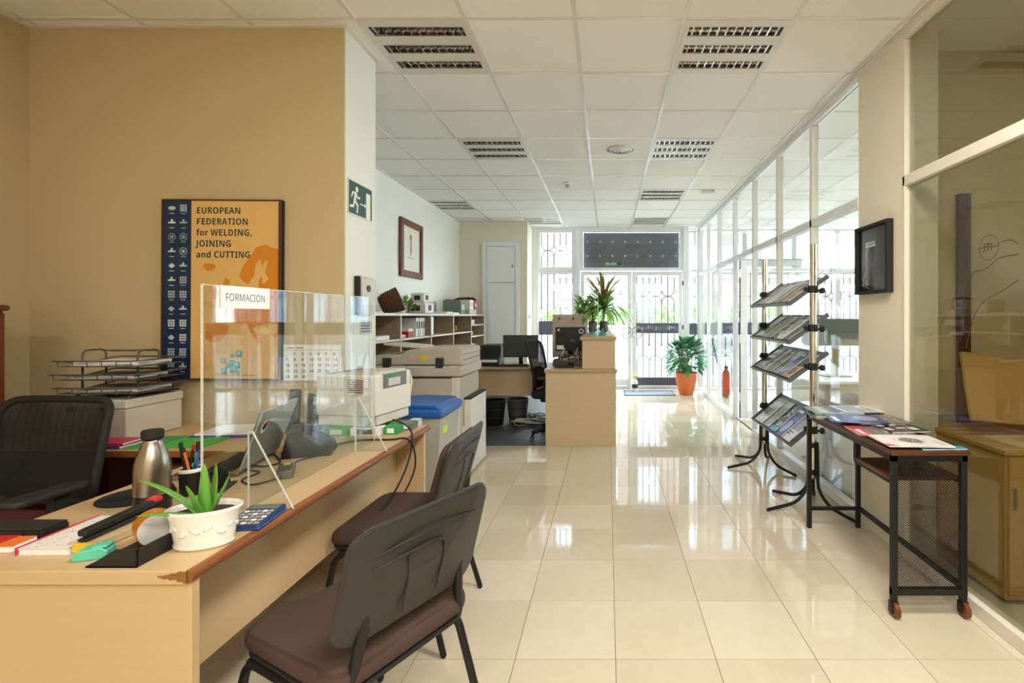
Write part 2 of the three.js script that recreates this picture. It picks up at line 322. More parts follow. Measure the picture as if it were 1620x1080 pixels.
{ // glazed partition on the right
  const w = struct('wall_glazed', 'white framed glass partition along the aisle');
  const A = M.aluWhite, x0 = XR - 0.005, x1 = XR + 0.055;
  const D = [3.27, 4.035, 4.84, 5.65, 6.52, 7.42, 8.22, 8.95];
  part('rail', B(x0, x1, 2.075, 2.14, 3.27, 8.95, 0.004), A, w); part('rail', B(x0, x1, 2.905, 2.97, 3.27, 8.95, 0.004), A, w);
  part('rail', B(x0 - 0.005, x1, 0, 0.06, 3.27, 5.65, 0.004), A, w); part('rail', B(x0 - 0.005, x1, 0, 0.06, 6.52, 8.95, 0.004), A, w);
  for (let i = 1; i < D.length; i++) {
    part('mullion', B(x0, x1, i === 3 || i === 4 ? 0 : 0.06, 2.905, D[i] - 0.022, D[i] + 0.022, 0.004), A, w);
    part('pane', B(XR + 0.02, XR + 0.028, 2.14, 2.905, D[i - 1] + 0.02, D[i] - 0.02), M.glass, w);
    if (i !== 4) part('pane', B(XR + 0.02, XR + 0.028, 0.06, 2.075, D[i - 1] + 0.02, D[i] - 0.02), M.glass, w);
  }
  const V2 = [3.27 - 0.49, 1.2, -0.6, -2.98], Cm = M.aluCream;
  part('rail', B(x0, x1, 2.08, 2.14, -3, 2.78, 0.004), Cm, w); part('rail', B(x0, x1, 2.905, 2.97, -3, 2.78, 0.004), Cm, w); part('rail', B(x0 - 0.008, x1, 0, 0.062, -3, 2.78, 0.004), Cm, w);
  part('mullion', B(x0, x1, 0.06, 2.905, 2.755, 2.779, 0.004), Cm, w);
  for (let i = 1; i < V2.length; i++) {
    if (i < 3) part('mullion', B(x0, x1, 0.06, 2.905, V2[i] - 0.025, V2[i] + 0.025, 0.004), Cm, w);
    part('pane', B(XR + 0.02, XR + 0.028, 2.14, 2.905, V2[i] + 0.02, V2[i - 1] - 0.02), M.glassDim, w);
    part('pane', B(XR + 0.02, XR + 0.028, 0.062, 2.08, V2[i] + 0.02, V2[i - 1] - 0.02), M.glassDim, w);
  }
  // printed line drawing stuck on the panes
  const line = (pts, m, r = 0.0022) => { const g = cord(pts.map(([d, y]) => [0, y, -d]), r, 40); return g.scale(0.25, 1, 1).translate(XR + 0.0195, 0, 0); };
  mat('lineDark', '#3c3a34', 0.7); mat('lineWhite', '#f2f4f2', 0.7);
  const ring = new THREE.TorusGeometry(0.055, 0.0015, 6, 40).rotateY(Math.PI / 2).scale(0.3, 1, 1).translate(XR + 0.0195, 1.655, -2.18);
  part('decal_line', [ring, line([[2.24, 1.655], [2.2, 1.66], [2.14, 1.655], [2.12, 1.665], [2.06, 1.67], [2.02, 1.645]]), line([[2.36, 1.60], [2.33, 1.60]]), line([[2.35, 1.38], [2.31, 1.48], [2.27, 1.55], [2.2, 1.56], [2.12, 1.60], [2.02, 1.605]]), line([[2.32, 1.2], [2.26, 1.36], [2.2, 1.42], [2.1, 1.46], [2.02, 1.50]]), line([[2.5, 1.30], [2.42, 1.4], [2.36, 1.52]], 0, 0.001)], M.lineDark, w);
  part('decal_line', [line([[3.86, 1.40], [3.80, 1.55], [3.66, 1.74], [3.5, 1.78]]), line([[3.72, 1.42], [3.66, 1.54], [3.56, 1.70], [3.4, 1.75]]), line([[3.6, 1.42], [3.54, 1.52], [3.46, 1.60], [3.34, 1.66]])], M.lineWhite, w);
  part('decal_letter', [line([[2.205, 1.675], [2.203, 1.645], [2.212, 1.637]], 0, 0.003), line([[2.192, 1.672], [2.170, 1.672]], 0, 0.003), line([[2.182, 1.672], [2.186, 1.64]], 0, 0.003), line([[2.163, 1.672], [2.167, 1.64]], 0, 0.003)], M.lineDark, w);
}
{ // open door of the glazed partition
  const d = struct('door_1', 'white framed glass door standing open into the side room');
  const x0 = XR + 0.06, x1 = 2.53, a = 6.40, b = 6.44, A = M.aluWhite;
  part('stile', B(x0, x0 + 0.095, 0.02, 2.085, a, b, 0.004), A, d); part('stile', B(x1 - 0.075, x1, 0.02, 2.085, a, b, 0.004), A, d);
  part('rail', B(x0 + 0.095, x1 - 0.075, 0.02, 0.12, a, b, 0.004), A, d); part('rail', B(x0 + 0.095, x1 - 0.075, 2.0, 2.085, a, b, 0.004), A, d);
  part('pane', B(x0 + 0.095, x1 - 0.075, 0.12, 2.0, a + 0.016, a + 0.024), M.glass, d);
  part('seal', B(x0 - 0.006, x0, 0.02, 2.085, a - 0.006, b, 0), M.blackSoft, d);
  part('seal', B(x0, x1, 2.086, 2.092, a, b), M.blackSoft, d);
  for (const y of [0.25, 1.0, 1.85]) part('hinge', cyl(0.009, 0.009, 0.11, x0 - 0.008, y, -a + 0.012, 12), M.chrome, d);
}
function grille(name, label, x0, n, step, y0, y1, knots, dz = 9.16) {
  const t = thing(name, label, 'window grille', [x0 + (n - 1) * step / 2, y0, -dz]);
  for (let i = 0; i < n; i++) {
    const x = x0 + i * step;
    const rb = 0.0085, tip = (y) => new THREE.SphereGeometry(0.014, 8, 6).scale(1, 1.8, 1).translate(x, y, -dz);
    if (i % 2) part('bar', rod([x, y0, -dz], [x, y1, -dz], rb, 8), M.iron, t);
    else if (!knots.length) part('bar', [rod([x, y0, -dz], [x, 1.3, -dz], rb, 8), rod([x, 1.5, -dz], [x, y1, -dz], rb, 8), tip(1.3), tip(1.5)], M.iron, t);
    else if (y1 - y0 < 1) part('bar', [rod([x, y0, -dz], [x, knots[0][0] - step, -dz], rb, 8), rod([x, knots[0][0] + step, -dz], [x, y1, -dz], rb, 8)], M.iron, t);
    else part('bar', [rod([x, y0, -dz], [x, 0.62 - step, -dz], rb, 8), rod([x, 0.82, -dz], [x, 1.72 - step, -dz], rb, 8), rod([x, 1.72 + step, -dz], [x, y1, -dz], rb, 8), tip(0.82)], M.iron, t);
  }
  for (const [y, both] of knots) for (let i = 1; i < n; i += 2) {
    const x = x0 + i * step, arcG = (s) => new THREE.TorusGeometry(step, 0.0065, 6, 24, Math.PI).rotateZ(s > 0 ? Math.PI : 0).translate(x, y + s * step, -dz - 0.004);
    part('scroll', arcG(-1), M.iron, t); if (both) part('scroll', arcG(1), M.iron, t);
  }
  for (const y of [y0 + 0.01, y1 - 0.01]) part('crossbar', C((n - 1) * step + 0.1, 0.012, 0.02, x0 + (n - 1) * step / 2, y, -dz), M.iron, t);
}
{ // street front: windows and doors in white aluminium
  const A = M.aluWhite, frame = (o, x0, x1, y0, y1, w, pane = true, m = A, d = DF) => {
    part('stile', B(x0, x0 + w, y0, y1, d - 0.035, d + 0.035, 0.004), m, o); part('stile', B(x1 - w, x1, y0, y1, d - 0.035, d + 0.035, 0.004), m, o);
    part('rail', B(x0 + w, x1 - w, y0, y0 + w, d - 0.033, d + 0.033, 0.004), m, o); part('rail', B(x0 + w, x1 - w, y1 - w, y1, d - 0.033, d + 0.033, 0.004), m, o);
    if (pane) part('pane', B(x0 + w, x1 - w, y0 + w, y1 - w, d - 0.004, d + 0.004), M.glass, o);
  };
  const t1 = struct('trim_1', 'white frame of the street front');
  part('post', B(-1.37, -1.30, 0, 2.97, 8.94, 9.05, 0.004), A, t1); part('post', B(-0.585, -0.5, 0, 2.97, 8.94, 9.05, 0.004), A, t1); part('post', B(1.375, 1.475, 0, 2.97, 8.94, 9.05, 0.004), A, t1); part('post', B(1.655, XR + 0.06, 0, 2.97, 8.951, 9.05, 0.004), A, t1);
  part('head', B(-1.30, -0.585, 2.945, 2.97, 8.94, 9.05), A, t1); part('head', B(-0.5, 1.375, 2.945, 2.97, 8.94, 9.05), A, t1);
  const vin = printed('vinyl', 512, 64, (c) => { c.fillStyle = '#5d6170'; c.fillRect(0, 0, 512, 64); c.save(); c.translate(512, 0); c.scale(-1, 1); c.fillStyle = '#e9ecf0'; c.font = 'bold 40px sans-serif'; for (let i = 0; i < 22; i++) { c.globalAlpha = R(0.3, 0.9); c.fillRect(10 + i * 23, 14 + R(0, 12), R(4, 16), R(14, 30)); } c.restore(); });
  const w1 = struct('window_1', 'tall street window left of the door'); frame(w1, -1.30, -0.585, 0.0, 2.18, 0.045); frame(w1, -1.30, -0.585, 2.18, 2.945, 0.07);
  part('vinyl_band', B(-1.255, -0.63, 1.01, 1.26, 8.99, 8.9945), M.vinylBand, w1);
  const w2 = struct('window_2', 'dark panelled window above the street door'); frame(w2, -0.5, 1.375, 2.18, 2.945, 0.055);
  mat('shutter', '#5d606e', 0.5);
  part('shutter_panel', B(-0.44, 1.32, 2.20, 2.885, 9.07, 9.10, 0.004), M.shutter, w2);
  for (let i = 0; i < 8; i++) for (const y of [2.72, 2.46]) { const x = -0.37 + i * 0.232; part('cross_bolt', [C(0.05, 0.006, 0.004, x, y, -9.067), C(0.006, 0.05, 0.004, x, y, -9.067), new THREE.CylinderGeometry(0.012, 0.012, 0.008, 10).rotateX(Math.PI / 2).translate(x, y, -9.066)], M.paper, w2); }
  const w3 = struct('window_3', 'narrow street window right of the door'); frame(w3, 1.475, 1.655, 0.0, 2.18, 0.02); frame(w3, 1.475, 1.655, 2.18, 2.945, 0.02);
  part('vinyl_band', B(1.49, 1.64, 1.01, 1.22, 8.99, 8.9945), M.vinylBand, w3);
  const leafDoor = (n, label, x0, x1) => { const o = struct(n, label); frame(o, x0, x1, 0.012, 2.165, 0.07, true, A, 8.985); return o; };
  const dl = leafDoor('door_2', 'left leaf of the glass street door', -0.49, 0.437), dr = leafDoor('door_3', 'right leaf of the glass street door', 0.45, 1.365);
  part('vinyl_band', B(0.52, 1.295, 1.04, 1.225, 8.972, 8.9765), M.vinyl, dr, true);
  part('kick_band', B(0.52, 1.295, 0.085, 0.235, 8.96, 8.972), M.vinylBand, dr); part('kick_band', B(-0.42, 0.367, 0.085, 0.2, 8.96, 8.972), M.aluWhite, dl);
  for (const [o, x, s] of [[dl, 0.36, 1], [dr, 0.53, -1]]) part('handle', [new THREE.TorusGeometry(0.10, 0.008, 8, 32).translate(x, 1.05, -8.915), rod([x - 0.1, 1.05, -8.915], [x + 0.1, 1.05, -8.915], 0.006), rod([x + 0.05 * s, 1.137, -8.915], [x + 0.05 * s, 1.137, -8.96], 0.006), rod([x + 0.05 * s, 0.963, -8.915], [x + 0.05 * s, 0.963, -8.96], 0.006)], M.steel, o);
  for (const y of [0.4, 1.15, 1.95]) part('hinge', C(0.022, 0.08, 0.02, 1.372, y, -8.94, 0.003), M.charcoal, dr);
  // side room front
  const w4 = struct('window_4', 'street window of the side room');
  for (const [a, b] of [[1.74, 2.5], [2.5, 3.4], [3.4, 4.2], [4.2, 5.0]]) { frame(w4, a, b, 0, 2.18, 0.045); frame(w4, a, b, 2.18, 2.945, 0.045); part('vinyl_band', B(a + 0.045, b - 0.045, 1.01, 1.24, 8.99, 8.9945), M.vinylBand, w4); }
  grille('iron_grille', 'black iron grille outside the tall window left of the street door', -1.23, 6, 0.116, 0.02, 2.15, []);
  grille('iron_grille', 'short iron grille with arches above the tall window left of the street door', -1.23, 6, 0.116, 2.22, 2.93, [[2.57, true]]);
  grille('iron_grille', 'black iron grille with arched scrolls outside the right leaf of the street door', 0.545, 7, 0.116, 0.02, 2.15, [[1.72, true], [0.62, false]]);
  grille('iron_grille', 'narrow iron grille outside the slim window beside the glass partition', 1.51, 2, 0.116, 0.02, 2.93, [[1.72, true]]);
  const top = thing('iron_grille', 'row of short iron bars showing above the dark panel over the door', 'window grille', [0.44, 2.2, -9.16]);
  for (let i = 0; i < 16; i++) part('bar', rod([-0.43 + i * 0.116, 2.2, -9.16], [-0.43 + i * 0.116, 2.94, -9.16], 0.0085, 8), M.iron, top);
  part('crossbar', C(1.86, 0.012, 0.02, 0.44, 2.21, -9.16), M.iron, top);
  grille('iron_grille', 'iron grille outside the street window of the side room', 1.85, 27, 0.116, 0.02, 2.15, [[1.72, true], [0.62, false]]);
}
{ // the street
  structMesh('street_pavement', B(-14, 16, -0.4, -0.2, 9.11, 30), M.pavement);
  structMesh('side_street_pavement', B(5.16, 16, -0.4, -0.2, -6, 9.11), M.pavement);
  structMesh('pavement_step', B(-3, 6, -0.2, -0.03, 9.11, 10.6), M.pavement);
  const b = thing('building', 'pinkish apartment house across the street', 'building', [0, -0.2, -24]);
  part('wall', B(-14, 16, -0.2, 11.0, 24, 26), M.facadePink, b);
  part('cornice', B(-14, 16, 10.8, 11.2, 23.7, 24), M.aluWhite, b);
  for (let f = 1; f < 4; f++) for (let i = -6; i < 8; i++) part('window', B(i * 2 - 0.5, i * 2 + 0.5, 0.4 + f * 2.8, 2.0 + f * 2.8, 23.95, 24.05, 0.01), M.facadeWindow, b);
  for (let i = -6; i < 8; i++) { part('window', B(i * 2 - 0.6, i * 2 + 0.6, 1.0, 2.6, 23.92, 24.05, 0.01), M.facadeWindow, b); part('shutter', B(i * 2 - 0.7, i * 2 + 0.7, 2.6, 2.9, 23.86, 24.05), M.aluWhite, b); }
  const w = thing('garden_wall', 'low pale wall in front of the hedge across the street', 'wall', [0, -0.2, -20]);
  part('wall_body', B(-14, 16, -0.2, 0.9, 20, 20.25), M.pavement, w); part('coping', B(-14, 16, 0.9, 0.98, 19.95, 20.3, 0.01), M.aluWhite, w);
  for (let k = 0; k < 9; k++) {
    const x = -5.5 + k * 1.6, s = thing('shrub', ['first', 'second', 'third', 'fourth', 'fifth', 'sixth', 'seventh', 'eighth', 'ninth'][k] + ' light green shrub from the left behind the low wall outside', 'shrub', [x, -0.2, -21.6], 'shrubs across the street');
    const gs = []; for (let i = 0; i < 160; i++) { const a = R(0, 6.28), e = R(-0.4, 1.5), r = R(0.4, 0.75); gs.push(leaf(0.22, 0.12, 0.5, 0.2, 3).rotateX(R(-1.5, 1.5)).rotateY(R(0, 6.3)).translate(x + Math.cos(a) * Math.cos(e) * r, 1.1 + Math.sin(e) * r * 0.8 + R(-0.2, 0.2), -21.6 + Math.sin(a) * Math.cos(e) * r)); }
    part('foliage', gs, M.hedgeLeaf, s); part('stem', rod([x, -0.2, -21.6], [x, 1.1, -21.6], 0.06), M.stem, s);
  }
}
// ---------- ceiling fittings ----------
mat('lampGlow', '#fff4e0', 0.4, { emissive: new THREE.Color().setRGB(1, 0.85, 0.64), emissiveIntensity: 3 });
function makeLuminaire(label, on) {
  const t = thing('ceiling_light', label, 'ceiling light', [0, 0, 0], 'recessed louvre lights', 0, false);
  const hx = 0.265, hz = 0.046, zs = [-0.185, 0, 0.185], plate = [];
  const edge = [-0.294, ...zs.flatMap((z) => [z - hz, z + hz]), 0.294];
  for (let i = 0; i < edge.length; i += 2) plate.push(C(0.588, 0.004, edge[i + 1] - edge[i], 0, 0, (edge[i] + edge[i + 1]) / 2, 0.0015));
  for (const s of [-1, 1]) for (const z of zs) plate.push(C(0.294 - hx, 0.004, hz * 2, s * (0.294 + hx) / 2, 0, z));
  part('frame', plate, M.fixture, t);
  part('housing', [C(0.585, 0.004, 0.585, 0, 0.075, 0), C(0.004, 0.075, 0.585, 0.29, 0.04, 0), C(0.004, 0.075, 0.585, -0.29, 0.04, 0), C(0.585, 0.075, 0.004, 0, 0.04, 0.29), C(0.585, 0.075, 0.004, 0, 0.04, -0.29)], M.fixture, t);
  const blade = prism([[-0.0045, 0], [0.0045, 0], [0.0012, 0.034], [-0.0012, 0.034]], hz * 2);
  for (const z of zs) {
    const g = []; for (const s of [-1, 1]) { g.push(C(hx * 2, 0.045, 0.0015, 0, 0, 0).rotateX(s * 0.3).translate(0, 0.023, z + s * (hz - 0.006))); }
    g.push(C(hx * 2, 0.0015, hz * 1.3, 0, 0.066, z));
    part('reflector', g, M.louver, t);
    for (let k = 0; k < 11; k++) part('louver_blade', blade, M.louver, t).position.set(-hx + 0.048 * k + 0.025, 0.001, z);
    part('tube', rod([-hx, 0.05, z], [hx, 0.05, z], 0.008, 10), on ? M.lampGlow : M.paper, t);
  }
  return t;
}
{
  const offSpots = [[-1.076, 2.978, 'unlit louvre light nearest the camera over the left, beside the pier'], [0.724, 2.978, 'unlit louvre light nearest the camera over the aisle, on the right'], [-1.076, 4.778, 'unlit louvre light in the left row, second from the camera'], [0.724, 4.778, 'bright looking louvre light in the right row, level with the round air vent'], [0.724, 6.578, 'louvre light in the right row beside the small white ceiling box'], [-2.276, 7.178, 'louvre light in the far left corner above the wooden picture wall'], [-1.076, 8.378, 'louvre light close to the street front, left row'], [0.724, 8.378, 'louvre light close to the street front, right row above the door']];
  const proto = makeLuminaire(offSpots[0][2], false);
  offSpots.forEach(([x, d, l], i) => (i ? copy(proto, [x, YC - 0.004, -d], 0, l) : proto.position.set(x, YC - 0.004, -d)));
  const p2 = makeLuminaire('lit louvre light over the aisle in front of the magazine table', true);
  lampCells.forEach(([x, d], i) => {
    const c = i ? copy(p2, undefined, 0, ['', 'lit louvre light just behind the camera over the aisle', 'lit louvre light by the rear wall on the desk side', 'lit louvre light by the rear wall on the partition side'][i]) : p2;
    c.position.set(+x + 0.3, YC - 0.004, -(+d + 0.3));
    const l = new THREE.RectAreaLight(new THREE.Color().setRGB(...WARM), LAMP, 0.53, 0.46); l.position.set(+x + 0.3, YC - 0.02, -(+d + 0.3)); l.lookAt(+x + 0.3, 0, -(+d + 0.3)); scene.add(l); l.name = numbered('lamp_light');
  });
  const dl = copy(p2, [2.9, YC - 0.004, -1.6], 0, 'lit louvre light in the dim room behind the near glass'); dl.userData.group = 'recessed louvre lights';
  const dll = new THREE.RectAreaLight(new THREE.Color().setRGB(...WARM), LAMP * 0.12, 0.53, 0.46); dll.position.set(2.9, YC - 0.02, -1.6); dll.lookAt(2.9, 0, -1.6); scene.add(dll); dll.name = numbered('lamp_light');
  const v = thing('air_vent', 'round white ceiling air vent with concentric rings', 'air vent', [0.124, YC, -4.778]);
  for (const [r, y] of [[0.14, 0.002], [0.112, 0.012], [0.086, 0.018], [0.06, 0.022], [0.034, 0.026]]) part('ring', lathe([[r - 0.016, -y - 0.004], [r - 0.004, -y - 0.001], [r + 0.004, -y + 0.012], [r - 0.002, -y + 0.013], [r - 0.018, -y]], 36).translate(0.124, YC, -4.778), M.aluWhite, v);
  part('throat', cyl(0.135, 0.135, 0.004, 0.124, YC - 0.004, -4.778, 36), M.charcoal, v);
  const s = thing('smoke_detector', 'small white smoke detector on the ceiling', 'smoke detector', [-0.483, YC, -5.97]);
  part('base', lathe([[0, 0], [0.05, 0], [0.052, -0.012], [0.045, -0.022], [0, -0.022]]).translate(-0.483, YC - 0.002, -5.97), M.aluWhite, s); part('sensor', lathe([[0.034, 0], [0.03, -0.024], [0.018, -0.034], [0, -0.036]]).translate(-0.483, YC - 0.024, -5.97), M.greyBoard, s);
  const e = thing('ceiling_box', 'flat white box fixed to the ceiling near the glass partition', 'ceiling box', [1.30, YC, -6.36]);
  part('housing', C(0.15, 0.035, 0.1, 1.3, YC - 0.02, -6.36, 0.006), M.aluWhite, e); part('lens', C(0.1, 0.006, 0.05, 1.3, YC - 0.04, -6.36, 0.002), M.paper, e);
  const el = thing('emergency_light', 'small flat emergency light at the ceiling above the street door', 'emergency light', [0.12, YC, -8.7]);
  part('housing', C(0.22, 0.03, 0.1, 0.12, YC - 0.017, -8.7, 0.006), M.aluWhite, el); part('diffuser', C(0.19, 0.008, 0.075, 0.12, YC - 0.035, -8.7, 0.003), M.paper, el);
}
// ---------- signs and pictures ----------
{
  const P = thing('poster', 'framed welding federation poster with orange Europe map and blue logo strip', 'poster', [-2.152, 1.0, -2.74]);
  printed('poster', 688, 1000, (c, w, h) => {
    c.fillStyle = '#e2b872'; c.fillRect(0, 0, w, h); c.fillStyle = '#12314f'; c.fillRect(0, 0, 166, h);
    c.fillStyle = '#123a36'; c.font = 'bold 50px sans-serif';
    ['EUROPEAN', 'FEDERATION', 'for WELDING,', 'JOINING', 'and CUTTING'].forEach((t, i) => c.fillText(t, 194, 72 + i * 62, 330));
    const poly = (pts, f) => { c.fillStyle = f; c.beginPath(); pts.forEach(([x, y], i) => (i ? c.lineTo(x, y) : c.moveTo(x, y))); c.closePath(); c.fill(); };
    const o = '#d98a22';
    poly([[445, 425], [470, 365], [520, 300], [545, 260], [600, 245], [640, 262], [688, 270], [688, 760], [650, 770], [640, 730], [600, 700], [560, 700], [530, 720], [590, 790], [560, 800], [520, 745], [490, 690], [440, 690], [420, 660], [360, 640], [370, 600], [440, 590], [470, 560], [490, 520], [540, 490], [560, 500], [565, 440], [590, 400], [570, 330], [545, 350], [535, 420], [500, 470], [470, 450]], o);
    poly([[235, 370], [250, 352], [300, 355], [312, 375], [290, 395], [255, 393]], o); poly([[255, 690], [340, 690], [390, 700], [385, 740], [340, 790], [290, 800], [250, 775]], o);
    poly([[335, 520], [365, 430], [395, 450], [390, 520], [410, 590], [370, 615], [330, 605], [350, 570]], o); poly([[290, 500], [325, 480], [330, 540], [300, 555]], o);
    poly([[570, 400], [600, 330], [615, 340], [600, 400], [620, 440], [590, 470]], '#e2b872');
    c.fillStyle = '#f0c98a'; c.fillRect(560, 720, 60, 30); c.fillRect(620, 690, 68, 60);
    const sq = [[430, 850, 38], [400, 872, 20], [345, 895, 28], [390, 905, 40], [420, 915, 38], [395, 935, 44], [345, 950, 34], [440, 962, 22], [375, 925, 24]];
    for (const [x, y, s] of sq) { c.fillStyle = '#2f7f86'; c.fillRect(x, y - 8, s, s); c.fillStyle = '#7fb8a6'; c.fillRect(x + 4, y - 4, s * 0.6, s * 0.55); }
    c.fillStyle = '#2a3a30'; c.font = '17px sans-serif'; c.fillText('European Welding Federation', 322, 1000 - 14, 250);
    c.strokeStyle = c.fillStyle = '#dfe3e4';
    for (let r = 0; r < 12; r++) for (let k = 0; k < 2; k++) {
      const x = 52 + k * 68, y = 42 + r * 81, q = Math.floor(R(0, 5)); c.globalAlpha = R(0.6, 1); c.lineWidth = 4;
      if (q === 0) { c.beginPath(); c.arc(x, y, 20, 0, 7); c.stroke(); c.fillRect(x - 9, y - 9, 18, 18); } else if (q === 1) for (let i = 0; i < 9; i++) c.fillRect(x - 20 + (i % 3) * 14, y - 20 + Math.floor(i / 3) * 14, 11, 11);
      else if (q === 2) { c.beginPath(); c.ellipse(x, y, 22, 11, 0, 0, 7); c.fill(); } else if (q === 3) { c.fillRect(x - 22, y - 4, 44, 9); c.fillRect(x - 6, y - 18, 12, 14); } else { c.beginPath(); c.moveTo(x - 20, y); c.lineTo(x, y - 16); c.lineTo(x + 20, y); c.lineTo(x, y + 16); c.fill(); }
      c.fillRect(x - 14, y + 28, 28, 4);
    }
    c.globalAlpha = 1;
  }, 0.35);
  part('backing', B(-2.475, -1.812, 0.997, 1.997, 2.727, 2.755, 0.002), M.blackSoft, P);
  part('print', new THREE.PlaneGeometry(0.652, 0.984).translate(-2.1435, 1.497, -2.7265), M.poster, P, true);
  part('frame', [B(-2.475, -2.467, 0.997, 1.997, 2.722, 2.727), B(-1.821, -1.812, 0.997, 1.997, 2.715, 2.727), B(-2.467, -1.821, 1.989, 1.997, 2.722, 2.727), B(-2.467, -1.821, 0.997, 1.005, 2.722, 2.727)], M.darkWood, P);
  P.rotation.z = -0.006;
  const K = thing('wall_calendar', 'white wall calendar sheet with rows of black dates', 'calendar', [-1.65, 1.0, -2.75]);
  printed('calendar', 512, 320, (c) => { c.fillStyle = '#eceae4'; c.fillRect(0, 0, 512, 320); c.fillStyle = '#4a4a4a'; c.fillRect(30, 20, 60, 8); c.fillRect(110, 20, 60, 8); c.fillRect(0, 44, 512, 2); c.font = 'bold 36px sans-serif'; for (let n = 1; n <= 30; n++) { const k = n - 1 + 1; c.fillStyle = k % 7 > 5 ? '#8d4444' : '#333'; c.fillText(String(n), 14 + (k % 7) * 72, 92 + Math.floor(k / 7) * 52); } }, 0.7);
  part('sheet', B(-1.81, -1.49, 0.99, 1.19, 2.748, 2.754), M.paper, K); part('print', new THREE.PlaneGeometry(0.316, 0.196).translate(-1.65, 1.09, -2.7475), M.calendar, K, true);
  const X = thing('exit_sign', 'green emergency exit sign with running man and arrow on the white pier', 'sign', [-1.474, 1.93, -2.93]);
  printed('exitSign', 512, 370, (c) => {
    c.fillStyle = '#d9dfc4'; c.fillRect(0, 0, 512, 370); c.fillStyle = '#12433f'; c.fillRect(12, 12, 488, 346); c.fillStyle = '#e6ead2'; c.fillRect(372, 70, 96, 288);
    c.beginPath(); c.arc(176, 82, 30, 0, 7); c.fill();
    c.lineCap = c.lineJoin = 'round'; c.strokeStyle = '#e6ead2'; const L = (w, ...p) => { c.lineWidth = w; c.beginPath(); p.forEach(([x, y], i) => (i ? c.lineTo(x, y) : c.moveTo(x, y))); c.stroke(); };
    L(44, [150, 135], [132, 205]); L(22, [150, 125], [95, 128], [70, 175]); L(22, [160, 130], [195, 170], [235, 160]); L(28, [138, 215], [190, 250], [180, 325]); L(28, [125, 215], [105, 275], [45, 285]);
    L(14, [250, 222], [340, 222]); c.beginPath(); c.moveTo(335, 195); c.lineTo(370, 222); c.lineTo(335, 249); c.fill();
  }, 0.4);
  part('plate', B(-1.4755, -1.470, 1.935, 2.138, 2.785, 3.075), M.aluCream, X); part('print', new THREE.PlaneGeometry(0.286, 0.2).rotateY(Math.PI / 2).translate(-1.4695, 2.0365, -2.93), M.exitSign, X, true);
  const S = thing('exit_sign', 'green SALIDA sign above the street door', 'sign', [0.095, 2.27, -8.95]);
  printed('salida', 256, 56, (c) => { c.fillStyle = '#1c5a40'; c.fillRect(0, 0, 256, 56); c.fillStyle = '#eef3ea'; c.font = 'bold 46px sans-serif'; c.fillText('SALIDA', 24, 45, 210); }, 0.4);
  part('plate', B(-0.085, 0.275, 2.265, 2.345, 8.955, 8.962), M.aluWhite, S); part('print', new THREE.PlaneGeometry(0.355, 0.077).translate(0.095, 2.305, -8.9545), M.salida, S, true);
  const F = thing('picture', 'small drawing of a standing figure in a reddish wooden frame on the white wall', 'picture', [-2.51, 1.83, -6.3]);
  printed('drawing', 256, 256, (c) => { c.fillStyle = '#e4e0d2'; c.fillRect(0, 0, 256, 256); for (let i = 0; i < 200; i++) { c.fillStyle = ['#b9b2a4', '#98a39a', '#c8a898', '#8b8a86'][i % 4]; c.globalAlpha = 0.5; c.fillRect(R(40, 210), R(30, 235), R(2, 9), R(1, 4)); } c.globalAlpha = 1; c.fillStyle = '#b06a5c'; c.beginPath(); c.arc(120, 58, 17, 0, 7); c.fill(); c.fillStyle = '#a98a72'; c.fillRect(110, 72, 24, 50); c.fillStyle = '#6e6660'; c.fillRect(112, 120, 9, 46); c.fillRect(124, 118, 9, 36); c.fillRect(66, 176, 110, 3); c.strokeStyle = '#7d7a70'; c.strokeRect(20, 18, 216, 220); });
  const fr = []; for (const [a, b, y0, y1] of [[5.95, 6.03, 1.84, 2.56], [6.57, 6.65, 1.84, 2.56], [6.03, 6.57, 1.84, 1.92], [6.03, 6.57, 2.48, 2.56]]) fr.push(B(-2.53, -2.49, y0, y1, a, b, 0.008));
  part('frame', fr, M.redWood, F); part('print', new THREE.PlaneGeometry(0.54, 0.56).rotateY(Math.PI / 2).translate(-2.512, 2.2, -6.3), M.drawing, F, true); part('inner_edge', [B(-2.512, -2.506, 1.92, 1.93, 6.03, 6.57), B(-2.512, -2.506, 2.47, 2.48, 6.03, 6.57)], M.paleWood, F);
  const Q = thing('wall_print', 'black box frame with a dark print on the cream column', 'picture', [1.65, 1.49, -3.055]);
  printed('darkPrint', 256, 320, (c) => { c.fillStyle = '#202325'; c.fillRect(0, 0, 256, 320); c.fillStyle = '#2e3235'; c.fillRect(30, 30, 150, 280); c.fillStyle = '#3f4850'; c.fillRect(58, 66, 96, 34); c.fillStyle = '#dfe4e6'; c.font = 'bold 15px sans-serif'; c.fillText('MANUAL DEL', 62, 80, 86); c.font = 'bold 18px sans-serif'; c.fillText('SOLDADOR', 66, 97, 84); c.strokeStyle = '#8f979b'; c.lineWidth = 3; for (let i = 0; i < 6; i++) { c.beginPath(); c.moveTo(30, 290); c.lineTo(60 + i * 8, 220 + i * 18); c.stroke(); } for (let i = 0; i < 60; i++) { c.fillStyle = 'rgba(150,150,140,.35)'; c.fillRect(R(70, 150), R(120, 210), 3, 2); } }, 0.12);
  const q = []; for (const [a, b, y0, y1] of [[2.868, 2.888, 1.49, 1.922], [3.222, 3.242, 1.49, 1.922], [2.888, 3.222, 1.49, 1.51], [2.888, 3.222, 1.902, 1.922]]) q.push(B(1.628, 1.669, y0, y1, a, b, 0.002));
  part('frame', q, M.blackSoft, Q); part('print', new THREE.PlaneGeometry(0.334, 0.392).rotateY(-Math.PI / 2).translate(1.648, 1.706, -3.055), M.darkPrint, Q, true);
